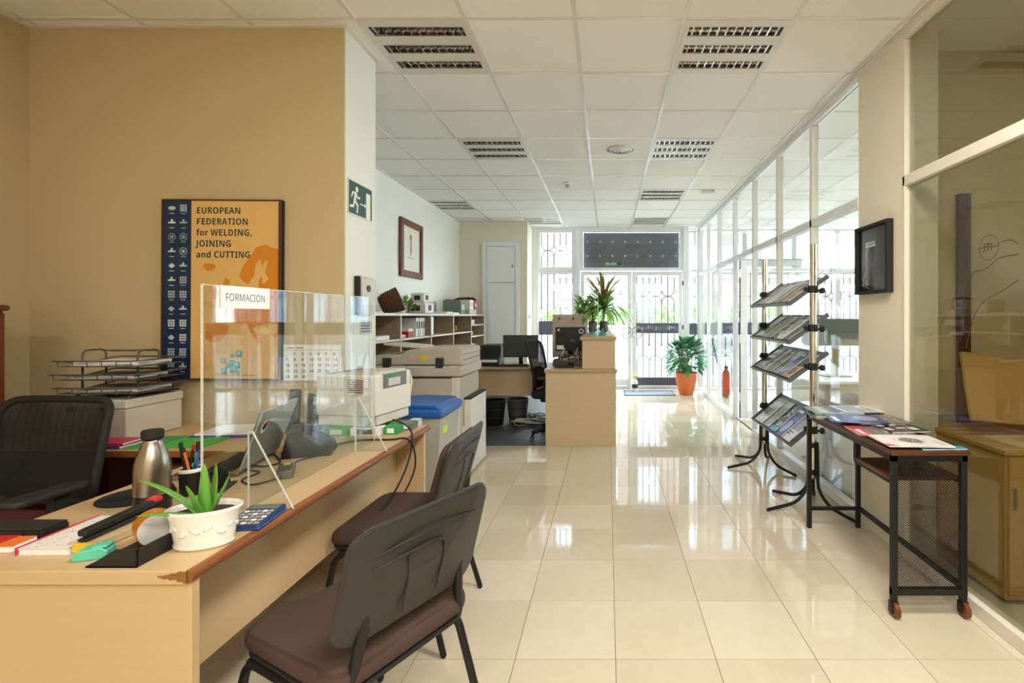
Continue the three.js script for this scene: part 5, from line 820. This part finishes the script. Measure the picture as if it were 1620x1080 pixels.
  pl('dracaena', 'spiky long leaved plant with reddish tips on the counter ledge', -0.05, 6.75, 0.15, (t) => {
    part('stem', cord([[-0.05, 1.25, -6.75], [-0.055, 1.45, -6.75], [-0.06, 1.54, -6.74]], 0.012, 12), M.stem, t);
    const kinds = [0.75, 1.2, 1.7].map((dr) => leaf(0.48, 0.048, dr, 0.3, 8, (u) => Math.pow(Math.sin(Math.PI * Math.min(1, u * 0.93 + 0.07)), 0.6)));
    for (let i = 0; i < 100; i++) { const tilt = i / 100; const me = part('leaf', kinds[tilt < 0.25 ? 0 : tilt < 0.6 ? 1 : 2], M['leafStrap' + (tilt < 0.22 ? 3 : i % 3)], t); me.geometry = kinds[tilt < 0.25 ? 0 : tilt < 0.6 ? 1 : 2]; me.position.set(0.0 + R(-0.015, 0.015), 0.27 + 0.12 * (1 - tilt) + R(-0.03, 0.03), R(-0.015, 0.015)); me.rotation.set(0, i * 2.4, 0); me.rotateX(0.2 + tilt * 1.2 + R(-0.12, 0.12)); me.scale.setScalar(R(0.8, 1.12)); }
  });
  pl('bamboo_plant', 'bushy bright green plant left of the spiky plant on the counter', -0.20, 6.72, 0.15, (t) => {
    for (let k = 0; k < 4; k++) part('stem', cord([[-0.20, 1.24, -6.72], [-0.22 + k * 0.012, 1.4, -6.72], [-0.28 + k * 0.05, 1.5 + 0.03 * k, -6.72 + 0.04 * (k - 1.5)]], 0.006, 12), M.stem, t);
    const g = leaf(0.21, 0.048, 1.1, 0.25, 6);
    for (let i = 0; i < 120; i++) { const u = R(0, 1), me = part('leaf', g, M['leafStrap' + i % 3], t); me.geometry = g; me.position.set(-0.07 + R(-0.12, 0.11), 0.17 + R(0, 0.27), R(-0.1, 0.1)); me.rotation.set(0, R(0, 6.3), 0); me.rotateX(R(0.3, 1.7)); me.scale.setScalar(R(0.75, 1.15)); }
  });
  const fe = thing('fire_extinguisher', 'red fire extinguisher hanging on the end wall behind the back desk', 'fire extinguisher', [-1.30, 0.6, -8.65]); part('cylinder', lathe([[0, 0.59], [0.055, 0.6], [0.058, 0.63], [0.058, 0.88], [0.045, 0.93], [0.018, 0.95], [0, 0.95]], 24).translate(-1.30, 0, -8.65), M.red, fe); part('valve', [C(0.03, 0.05, 0.02, -1.30, 0.97, -8.65, 0.004), bar([-1.30, 0.985, -8.65], [-1.22, 1.0, -8.63], 0.014, 0.01)], M.charcoal, fe); part('hose', cord([[-1.28, 0.97, -8.64], [-1.22, 0.9, -8.62], [-1.235, 0.7, -8.62]], 0.009, 20), M.blackSoft, fe); part('bracket', C(0.03, 0.05, 0.08, -1.363, 0.85, -8.65), M.charcoal, fe);
  for (const [x, d, m2, l] of [[-1.40, 6.12, 'blackSoft', 'black waste bin under the back desk'], [-1.13, 6.2, 'greyDark', 'dark grey bin bag tub next to the black waste bin under the back desk']]) { const t = thing('waste_bin', l, 'bin', [x, 0.004, -d]); part('bin', lathe([[0, 0.005], [0.10, 0.005], [0.135, 0.30], [0.14, 0.305], [0.14, 0.312], [0.128, 0.312], [0.095, 0.01], [0, 0.01]], 28).translate(x, 0, -d), M[m2], t); part('rib', [0.1, 0.2].map((y) => new THREE.TorusGeometry(0.10 + 0.115 * y, 0.005, 6, 28).rotateX(Math.PI / 2).translate(x, y, -d)), M.charcoal, t); }
  const fc = thing('floor_cables', 'tangle of white and grey cables on the floor under the back desk', 'cables', [-1.0, 0.004, -6.1]); for (let i = 0; i < 12; i++) { const P = []; for (let j = 0; j < 6; j++) P.push([R(-1.22, -0.68) + 0, R(0.012, 0.09), -R(5.9, 6.5)]); part('cable', cord(P, 0.006, 30), M[['paper', 'charcoal', 'binGrey', 'blackSoft'][i % 4]], fc); }
  const ds = thing('floor_bottle', 'small white spray bottle with a yellow cap between the street door leaves', 'bottle', [0.47, 0, -8.80]); part('bottle', lathe([[0, 0.001], [0.05, 0.001], [0.055, 0.02], [0.055, 0.17], [0.03, 0.22], [0.02, 0.24], [0, 0.24]], 24).translate(0.49, 0, -8.80), M.ceramic, ds); part('cap', [cyl(0.026, 0.024, 0.03, 0.49, 0.235, -8.80), C(0.11, 0.03, 0.05, 0.50, 0.275, -8.80, 0.008)], M.yellow, ds); part('label', cyl(0.0558, 0.0558, 0.07, 0.49, 0.07, -8.80, 24), M.charcoal, ds);
  const dm = thing('door_mat', 'grey door mat in front of the street door', 'mat', [0.72, 0, -8.62]); part('mat', B(0.30, 1.15, 0.0008, 0.009, 8.36, 8.88, 0.003), M.matGrey, dm); part('border', [B(0.29, 0.305, 0.0008, 0.011, 8.35, 8.89), B(1.145, 1.16, 0.0008, 0.011, 8.35, 8.89), B(0.305, 1.145, 0.0008, 0.011, 8.35, 8.362), B(0.305, 1.145, 0.0008, 0.011, 8.878, 8.89)], M.blackSoft, dm);
  const tp = thing('floor_plant', 'large leafy green plant in a terracotta pot beside the glass partition', 'potted plant', [1.36, 0, -8.5], undefined, 0, false);
  part('pot', lathe([[0, 0.001], [0.115, 0.001], [0.122, 0.01], [0.15, 0.12], [0.178, 0.24], [0.184, 0.30], [0.175, 0.345], [0.186, 0.36], [0.190, 0.385], [0.178, 0.388], [0.165, 0.35], [0.15, 0.33], [0, 0.33]], 40), M.terracotta, tp); part('soil', cyl(0.162, 0.162, 0.01, 0, 0.33, 0, 30), M.soil, tp);
  for (let k = 0; k < 9; k++) part('stem', cord([[R(-0.05, 0.05), 0.33, R(-0.05, 0.05)], [R(-0.1, 0.1), 0.5, R(-0.1, 0.1)], [R(-0.2, 0.2), R(0.65, 0.85), R(-0.15, 0.15)]], 0.007, 10), M.stem, tp);
  const lf = [1.0, 1.5].map((dr) => leaf(0.20, 0.115, dr, 0.18, 6, (u) => Math.sin(Math.PI * Math.pow(Math.min(1, u * 0.96 + 0.04), 0.65))));
  for (let i = 0; i < 240; i++) { const a = i * 2.4, e = R(-0.75, 1.4), rr = 0.13 + 0.17 * Math.sqrt(R(0, 1)), me = part('leaf', lf[i % 2], M['leafDeep' + i % 4], tp); me.position.set(Math.cos(a) * Math.cos(e) * rr * 1.1, 0.62 + Math.sin(e) * rr * 1.0, Math.sin(a) * Math.cos(e) * rr * 0.9); me.rotation.set(0, Math.PI / 2 - a + R(-0.5, 0.5), 0); me.rotateX(1.35 - e * 0.7 + R(-0.3, 0.3)); me.scale.setScalar(R(0.7, 1.1)); }
  const sp = []; for (let i = 0; i < 4; i++) sp.push(cord([[0.08, 0.6, 0.02], [0.16 + i * 0.02, 0.82, 0.04 * i], [0.2 + i * 0.03, 0.9 - 0.03 * i, 0.05 * i]], 0.003, 10)); part('twig', sp, M.stem, tp);
}
// ---------- magazines ----------
const covers = [
  ['grey photo', (c) => { c.fillStyle = '#83837f'; c.fillRect(0, 0, 200, 280); c.fillStyle = '#b9b8b2'; c.fillRect(0, 0, 200, 60); for (let i = 0; i < 60; i++) { c.fillStyle = ['#5d5d5a', '#9a9992', '#74726a'][i % 3]; c.fillRect(R(0, 180), R(70, 260), R(10, 50), R(4, 24)); } }],
  ['navy blue', (c) => { c.fillStyle = '#2c3674'; c.fillRect(0, 0, 200, 280); c.fillStyle = '#e4e6ee'; c.fillRect(14, 18, 120, 26); c.fillStyle = '#8fa0c8'; c.beginPath(); c.arc(110, 190, 62, 0, 7); c.fill(); c.fillStyle = '#46549a'; c.fillRect(0, 90, 200, 40); }],
  ['white line drawing', (c) => { c.fillStyle = '#e6e1d8'; c.fillRect(0, 0, 200, 280); c.strokeStyle = '#55534f'; c.lineWidth = 2; for (let i = 0; i < 30; i++) { c.beginPath(); c.ellipse(100 + R(-20, 20), 140 + R(-18, 18), R(10, 64), R(8, 42), R(0, 3), 0, 7); c.stroke(); } c.fillStyle = '#d0342c'; c.beginPath(); c.moveTo(0, 50); c.lineTo(0, 0); c.lineTo(45, 0); c.fill(); c.fillStyle = '#9a948a'; c.fillRect(20, 244, 90, 5); c.fillRect(20, 256, 60, 4); }],
  ['dark brown', (c) => { c.fillStyle = '#4a3f3a'; c.fillRect(0, 0, 200, 280); c.fillStyle = '#c8c0b4'; c.fillRect(12, 16, 150, 22); for (let i = 0; i < 30; i++) { c.fillStyle = ['#6e5e50', '#2c2624', '#8a7462'][i % 3]; c.fillRect(R(0, 170), R(60, 250), R(10, 40), R(6, 30)); } }],
  ['red and grey', (c) => { c.fillStyle = '#6d6a66'; c.fillRect(0, 0, 200, 280); c.fillStyle = '#c53a37'; c.fillRect(0, 0, 200, 74); c.fillStyle = '#efe9e2'; c.fillRect(18, 26, 110, 20); for (let i = 0; i < 24; i++) { c.fillStyle = ['#8b8984', '#4d4b48', '#bcb8b0'][i % 3]; c.fillRect(R(0, 170), R(90, 260), R(10, 40), R(6, 20)); } }],
  ['black with a cyan strip', (c) => { c.fillStyle = '#24262a'; c.fillRect(0, 0, 200, 280); c.fillStyle = '#e9e9e4'; for (let i = 0; i < 14; i++) c.fillRect(R(10, 130), 20 + i * 15, R(20, 60), 7); c.fillStyle = '#2f9fd0'; c.fillRect(0, 236, 200, 44); }],
  ['yellow and ochre', (c) => { c.fillStyle = '#c69a42'; c.fillRect(0, 0, 200, 280); c.fillStyle = '#3a3632'; c.fillRect(0, 60, 200, 90); c.fillStyle = '#efe2b8'; c.fillRect(16, 18, 130, 22); c.fillStyle = '#8d5a30'; c.fillRect(20, 170, 160, 80); }],
  ['pale green', (c) => { c.fillStyle = '#b9c4bb'; c.fillRect(0, 0, 200, 280); c.fillStyle = '#6f8a78'; c.fillRect(0, 0, 200, 40); c.fillStyle = '#8d978f'; c.fillRect(20, 90, 160, 110); c.fillStyle = '#d6ddd4'; c.fillRect(20, 220, 100, 30); }],
  ['olive landscape', (c) => { c.fillStyle = '#7c7a5c'; c.fillRect(0, 0, 200, 280); c.fillStyle = '#aeb6bc'; c.fillRect(0, 0, 200, 110); c.fillStyle = '#4e4d36'; c.beginPath(); c.moveTo(0, 150); c.lineTo(70, 80); c.lineTo(130, 140); c.lineTo(200, 90); c.lineTo(200, 200); c.lineTo(0, 200); c.fill(); c.fillStyle = '#e4e2d8'; c.fillRect(14, 16, 120, 20); }],
  ['black with white blocks', (c) => { c.fillStyle = '#1f2124'; c.fillRect(0, 0, 200, 280); c.fillStyle = '#d9d8d2'; for (let i = 0; i < 9; i++) c.fillRect(15 + (i % 3) * 60, 30 + Math.floor(i / 3) * 80, R(25, 50), R(20, 60)); }],
  ['white and blue stripe', (c) => { c.fillStyle = '#dfe1e2'; c.fillRect(0, 0, 200, 280); c.fillStyle = '#3a6aa8'; c.fillRect(0, 0, 200, 34); c.fillStyle = '#9aa2a8'; c.fillRect(16, 60, 168, 120); c.fillStyle = '#3c4248'; c.fillRect(16, 200, 120, 10); c.fillRect(16, 220, 90, 10); }]];
covers.forEach(([n, f], i) => textured('cover' + i, canvasTex(200, 280, f), 0.3));
const magGeo = { cover: join([new THREE.BoxGeometry(0.21, 0.0008, 0.287).translate(0, 0.0056, 0), new THREE.BoxGeometry(0.21, 0.0008, 0.287).translate(0, 0.0004, 0), new THREE.BoxGeometry(0.0008, 0.0044, 0.287).translate(-0.1046, 0.003, 0)]), pages: new THREE.BoxGeometry(0.207, 0.0043, 0.284).translate(0.0005, 0.003, 0) };
function magazine(k, label, pos, quat, group, sc = 1) {
  const t = thing('magazine', label, 'magazine', [0, 0, 0], group, 0, false); t.position.set(...pos); t.quaternion.copy(quat); t.scale.setScalar(sc);
  part('cover', magGeo.cover, M['cover' + k], t, true); part('pages', magGeo.pages, M.paper, t); return t;
}
const ORD = ['first', 'second', 'third', 'fourth', 'fifth', 'sixth', 'seventh'];
{ // magazine rack: two poles carrying four sloping trays
  const r = thing('magazine_rack', 'tall chrome pole rack with four sloping grey trays', 'magazine rack', [1.43, 0, -3.95]);
  const poles = [[1.45, 3.47], [1.41, 4.42]], CY = [1.535, 1.262, 0.99, 0.545], ang = [0.624, 0.624, 0.624, 0.70];
  poles.forEach(([x, d], i) => {
    part('pole', [cyl(0.0235, 0.0235, 1.645, x, 0.21, -d, 24), new THREE.SphereGeometry(0.0235, 20, 8, 0, 6.3, 0, 1.57).scale(1, 0.4, 1).translate(x, 1.855, -d)], M.chrome, r);
    const legs = [[-0.34, -0.07], [-0.18, 0.295], [0.17, -0.29], [0.12, 0.26]];
    for (const [dx, dd] of legs) { const L = Math.hypot(dx, dd), ux = dx / L, ud = dd / L; part('leg', pipe([[x + ux * 0.036, 0.46, -d - ud * 0.036], [x + ux * 0.04, 0.14, -d - ud * 0.04], [x + ux * 0.13, 0.045, -d - ud * 0.13], [x + dx, 0.013, -d - dd]], 0.012, 0.07, 8), M.blackMetal, r); }
    part('leg_clamp', [cyl(0.04, 0.04, 0.03, x, 0.43, -d, 20), cyl(0.04, 0.04, 0.03, x, 0.24, -d, 20)], M.blackMetal, r);
    CY.forEach((y, k) => { const c = part('clamp', [cyl(0.032, 0.032, 0.05, x, y - 0.02, -d, 20), C(0.06, 0.03, 0.03, x - 0.02, y + 0.005, -d + (i ? 1 : -1) * 0.03, 0.005)], M.blackSoft, r); part('knob', [new THREE.CylinderGeometry(0.021, 0.021, 0.022, 14).rotateZ(Math.PI / 2).translate(x + 0.065, y - 0.004, -d), new THREE.CylinderGeometry(0.008, 0.008, 0.03, 10).rotateZ(Math.PI / 2).translate(x + 0.045, y - 0.004, -d)], M.blackSoft, c); });
  });
  mat('trayGrey', '#62656a', 0.4, { metalness: 0.3 });
  CY.forEach((y, k) => {
    const q = new THREE.Quaternion().setFromAxisAngle(V(0, 0, 1), ang[k]), o = V(1.43, y - 0.005, -3.945), put = (g) => g.applyQuaternion(q).translate(o.x, o.y, o.z);
    const t = part('tray', put(join([C(0.35, 0.006, 0.90, 0, 0, 0, 0.002), C(0.35, 0.03, 0.004, 0, 0.004, 0.449), C(0.35, 0.03, 0.004, 0, 0.004, -0.449)])), M.trayGrey, r); part('lip', put(C(0.004, 0.028, 0.90, -0.175, 0.010, 0, 0.001)), M.trayGrey, t);
    const n = k === 3 ? 5 : 6, word = ['top', 'second', 'third', 'lowest'][k], sets = [[6, 3, 0, 10, 7, 9], [3, 10, 9, 0, 5, 8], [6, 1, 8, 3, 0, 9], [10, 1, 5, 0, 7]][k];
    for (let i = 0; i < n; i++) {
      const z = 0.325 - i * (k === 3 ? 0.155 : 0.128), up = new THREE.Vector3(-0.172 + 0.152 + (i % 3 === 2 && k < 3 ? 0.006 : 0), 0.0045 + (i % 2) * 0.0004, z);
      const qq = q.clone().multiply(new THREE.Quaternion().setFromEuler(new THREE.Euler(0.052, Math.PI / 2 * -1 + R(-0.03, 0.03) + Math.PI, 0, 'XYZ').reorder('XYZ')));
      const spin = new THREE.Quaternion().setFromAxisAngle(V(0, 1, 0), Math.PI / 2 + R(-0.03, 0.03) + Math.PI), lean = new THREE.Quaternion().setFromAxisAngle(V(1, 0, 0), -0.055);
      const fin = q.clone().multiply(lean).multiply(spin), pos = up.clone().applyQuaternion(q).add(o).add(V(0, 0.008, 0));
      magazine(sets[i], covers[sets[i]][0] + ' magazine on the ' + word + ' rack tray, ' + ORD[i] + ' from the table end', pos.toArray(), fin, 'magazines on the ' + word + ' rack tray', k === 3 ? 1 : 0.96);
    }
  });
}
{ // console table with mesh end
  const t = thing('console_table', 'dark wood and black metal console table with a wire mesh end and wheels', 'table', [1.445, 0, -2.67]);
  const x0 = 1.275, x1 = 1.612, a = 2.20, b = 3.15, K = M.blackMetal;
  part('table_top', B(x0 - 0.01, x1 + 0.006, 0.728, 0.75, a - 0.012, b + 0.01, 0.003), M.darkWood, t);
  part('top_frame', [B(x0, x0 + 0.024, 0.70, 0.728, a, b), B(x1 - 0.024, x1, 0.70, 0.728, a, b), B(x0, x1, 0.70, 0.728, a, a + 0.024), B(x0, x1, 0.70, 0.728, b - 0.024, b)], K, t);
  for (const [x, d, y] of [[x0, a, 0.075], [x1 - 0.026, a, 0.075], [x0, b - 0.024, 0.002], [x1 - 0.026, b - 0.024, 0.002]]) part('leg', B(x, x + 0.026, y, 0.70, d, d + 0.026, 0.003), K, t);
  part('rail', B(x0, x1, 0.10, 0.128, a, a + 0.026), K, t); part('rail', B(x0, x1, 0.115, 0.135, b - 0.022, b - 0.002), K, t); part('rail', B(x1 - 0.024, x1 - 0.002, 0.12, 0.142, a + 0.026, b - 0.024), K, t);
  const m = [], W = x1 - x0 - 0.05, Hh = 0.572, cx = (x0 + x1) / 2, y0 = 0.128, px = 0.0135, py = 0.0112;
  for (const s of [-1, 1]) for (let i = -60; i < 90; i++) { // expanded metal: slanted strands clipped to the frame
    const k = py / px * s; let pts = []; const xa = -W / 2, xb = W / 2; const yy = (x) => i * py * 1.0 + k * (x - xa) ;
    let A = [xa, yy(xa)], E = [xb, yy(xb)]; const clip = (p, q) => { if (p[1] < 0) return [p[0] + (0 - p[1]) / k, 0]; if (p[1] > Hh) return [p[0] + (Hh - p[1]) / k, Hh]; return p; };
    if ((A[1] < 0 && E[1] < 0) || (A[1] > Hh && E[1] > Hh)) continue; const P = clip(A, E), Q = clip(E, A); if (Math.hypot(P[0] - Q[0], P[1] - Q[1]) < 0.004) continue;
    m.push(bar([cx + P[0], y0 + P[1], -a - 0.013], [cx + Q[0], y0 + Q[1], -a - 0.013], 0.0017, 0.0014));
  }
  part('wire_mesh', m, K, t);
  part('shelf', B(x0 + 0.004, x1 - 0.004, 0.605, 0.62, a + 0.03, 2.545, 0.002), M.darkWood, t);
  for (const x of [x0, x1 - 0.02]) part('shelf_bracket', pipe([[x + 0.01, 0.70, -2.55], [x + 0.01, 0.598, -2.55], [x + 0.01, 0.598, -a - 0.02]], 0.0095, 0.02, 6), K, t);
  for (const x of [x0 + 0.013, x1 - 0.013]) { const c = part('caster', [C(0.02, 0.03, 0.024, x, 0.068, -a - 0.013), C(0.004, 0.05, 0.03, x - 0.014, 0.045, -a - 0.013), C(0.004, 0.05, 0.03, x + 0.014, 0.045, -a - 0.013)], K, t); part('wheel', new THREE.CylinderGeometry(0.034, 0.034, 0.02, 24).rotateZ(Math.PI / 2).translate(x, 0.0345, -a - 0.004), M.redWood, c); }
  const lay = (k, l, x, d, turn, lift, tilt = 0) => magazine(k, l, [x, 0.7505 + lift, -d], new THREE.Quaternion().setFromEuler(new THREE.Euler(tilt, turn, 0, 'YXZ')), 'magazines on the console table');
  lay(5, 'black magazine with a cyan strip at the near right corner of the table', 1.505, 2.345, 0.05, 0.0);
  lay(4, 'red and grey magazine lying under the white drawing cover on the table', 1.40, 2.52, 1.45, 0.0062);
  lay(2, 'white magazine with a black line drawing at the near end of the table', 1.415, 2.305, 1.52, 0.0125);
  lay(9, 'black magazine with white blocks in the middle of the table by the wall', 1.52, 2.62, 0.1, 0.0125);
  lay(4, 'red and grey magazine lying by the wall in the middle of the table', 1.50, 2.74, 1.62, 0.019);
  lay(1, 'navy blue magazine in the middle of the table, on the aisle side', 1.38, 2.74, 1.4, 0.0255);
  lay(3, 'dark brown magazine behind the navy one on the table', 1.50, 2.93, 1.55, 0.0062); lay(9, 'black and white magazine at the aisle edge behind the navy one', 1.36, 2.95, 1.35, 0.0);
  lay(7, 'pale green magazine at the far end of the table', 1.40, 3.05, 1.5, 0.0125); lay(10, 'white and blue magazine at the far wall corner of the table', 1.53, 3.06, 1.62, 0.019);
}
// ---------- side room and the dim room behind the near glass ----------
{
  const d = thing('white_desk', 'white office desk with grey side panels in the side room', 'desk', [2.6, 0, -5.0]); part('desk_top', B(1.95, 3.3, 0.72, 0.745, 4.55, 5.3, 0.003), M.aluWhite, d); part('side_panel', B(1.97, 2.0, 0, 0.72, 4.58, 5.27), M.greyBoard, d); part('side_panel', B(3.25, 3.28, 0, 0.72, 4.58, 5.27), M.greyBoard, d); part('modesty_panel', B(2.0, 3.25, 0.25, 0.72, 4.68, 4.70), M.greyBoard, d);
  const m = thing('monitor', 'wide grey green monitor back on the white desk in the side room', 'monitor', [2.4, 0.745, -4.95]); part('back_case', pad(0.36, 0.135, 0.06, 0.05, 0.02, (x) => 0.3 * x * x).translate(2.3, 1.19, -4.95), M.greenGrey, m); part('stand', [C(0.06, 0.3, 0.03, 2.3, 0.9, -4.97), C(0.26, 0.012, 0.18, 2.3, 0.752, -4.97, 0.004)], M.steel, m);
  const s = thing('low_cabinet', 'low white cabinet behind the glass next to the magazine rack', 'cabinet', [1.98, 0, -3.9]); part('carcass', B(1.78, 2.2, 0.02, 0.52, 3.55, 4.3, 0.004), M.aluWhite, s); part('top', B(1.77, 2.21, 0.52, 0.54, 3.54, 4.31, 0.003), M.aluWhite, s); for (const z of [3.56, 3.93]) part('door', B(1.772, 1.782, 0.04, 0.51, z, z + 0.35, 0.002), M.aluWhite, s);
  const b = thing('grey_bag', 'grey crumpled bag on the low white cabinet behind the glass', 'bag', [1.98, 0.54, -3.85]); { const g = new THREE.SphereGeometry(0.15, 26, 18), p = g.attributes.position; for (let i = 0; i < p.count; i++) { const k = 1 + 0.5 * (vn(p.getX(i) * 2 + 1, p.getY(i) * 2 + 1, 9, 9) - 0.5); p.setXYZ(i, p.getX(i) * k * 0.95, Math.max(-0.09, p.getY(i) * k * 0.75), p.getZ(i) * k * 1.5); } g.computeVertexNormals(); part('sack', g.translate(1.97, 0.632, -3.85), M.bagGrey, b); part('strap', pipe([[1.9, 0.62, -3.7], [1.9, 0.75, -3.8], [1.92, 0.72, -3.95], [1.9, 0.6, -4.02]], 0.008, 0.05), M.greenGrey, b); }
  const fe = thing('fire_extinguisher', 'red fire extinguisher standing inside the side room near the street window', 'fire extinguisher', [2.05, 0, -8.5]); part('cylinder', lathe([[0, 0.002], [0.06, 0.002], [0.064, 0.03], [0.064, 0.36], [0.04, 0.42], [0.016, 0.44], [0, 0.44]], 24).translate(2.05, 0, -8.5), M.red, fe); part('valve', C(0.06, 0.05, 0.025, 2.05, 0.465, -8.5, 0.005), M.charcoal, fe);
  const br = thing('broom', 'dark broom leaning on the glass inside the side room', 'broom', [1.9, 0, -8.2]); part('handle', rod([1.95, 0.06, -8.2], [1.745, 1.0, -8.25], 0.012), M.charcoal, br); part('head', C(0.05, 0.06, 0.28, 1.955, 0.035, -8.2, 0.01), M.blackSoft, br);
  const c = thing('storage_cabinet', 'tan wooden low cupboard behind the dim near glass', 'cupboard', [2.4, 0, -2.5]); part('carcass', B(1.86, 3.0, 0.02, 0.70, 2.3, 2.9, 0.004), M.tanBoard, c); part('top', B(1.85, 3.01, 0.70, 0.722, 2.29, 2.91, 0.003), M.tanBoard, c); for (const x of [1.87, 2.43]) { const dr = part('door', B(x, x + 0.55, 0.05, 0.69, 2.285, 2.299, 0.003), M.tanBoard, c); part('handle', C(0.01, 0.1, 0.014, x + 0.02, 0.5, -2.279, 0.003), M.steel, dr); }
  const bd = thing('leaning_board', 'tan board leaning on the low cupboard behind the dim near glass', 'board', [2.3, 0.722, -2.6]); part('board', C(0.75, 0.36, 0.02, 0, 0, 0, 0.003).rotateX(-0.35).rotateZ(-0.10).translate(2.28, 0.94, -2.62), M.tanBoard, bd); part('edge', C(0.75, 0.012, 0.022, 0, 0.183, 0).rotateX(-0.35).rotateZ(-0.10).translate(2.28, 0.94, -2.62), M.cardboard, bd);
  const dp = struct('trim_2', 'dark brown upright trim on the wall of the dim room'); part('post', B(2.12, 2.19, 0, 2.09, 2.96, 2.998, 0.003), M.darkWood, dp);
}
renderer.render(scene, camera);
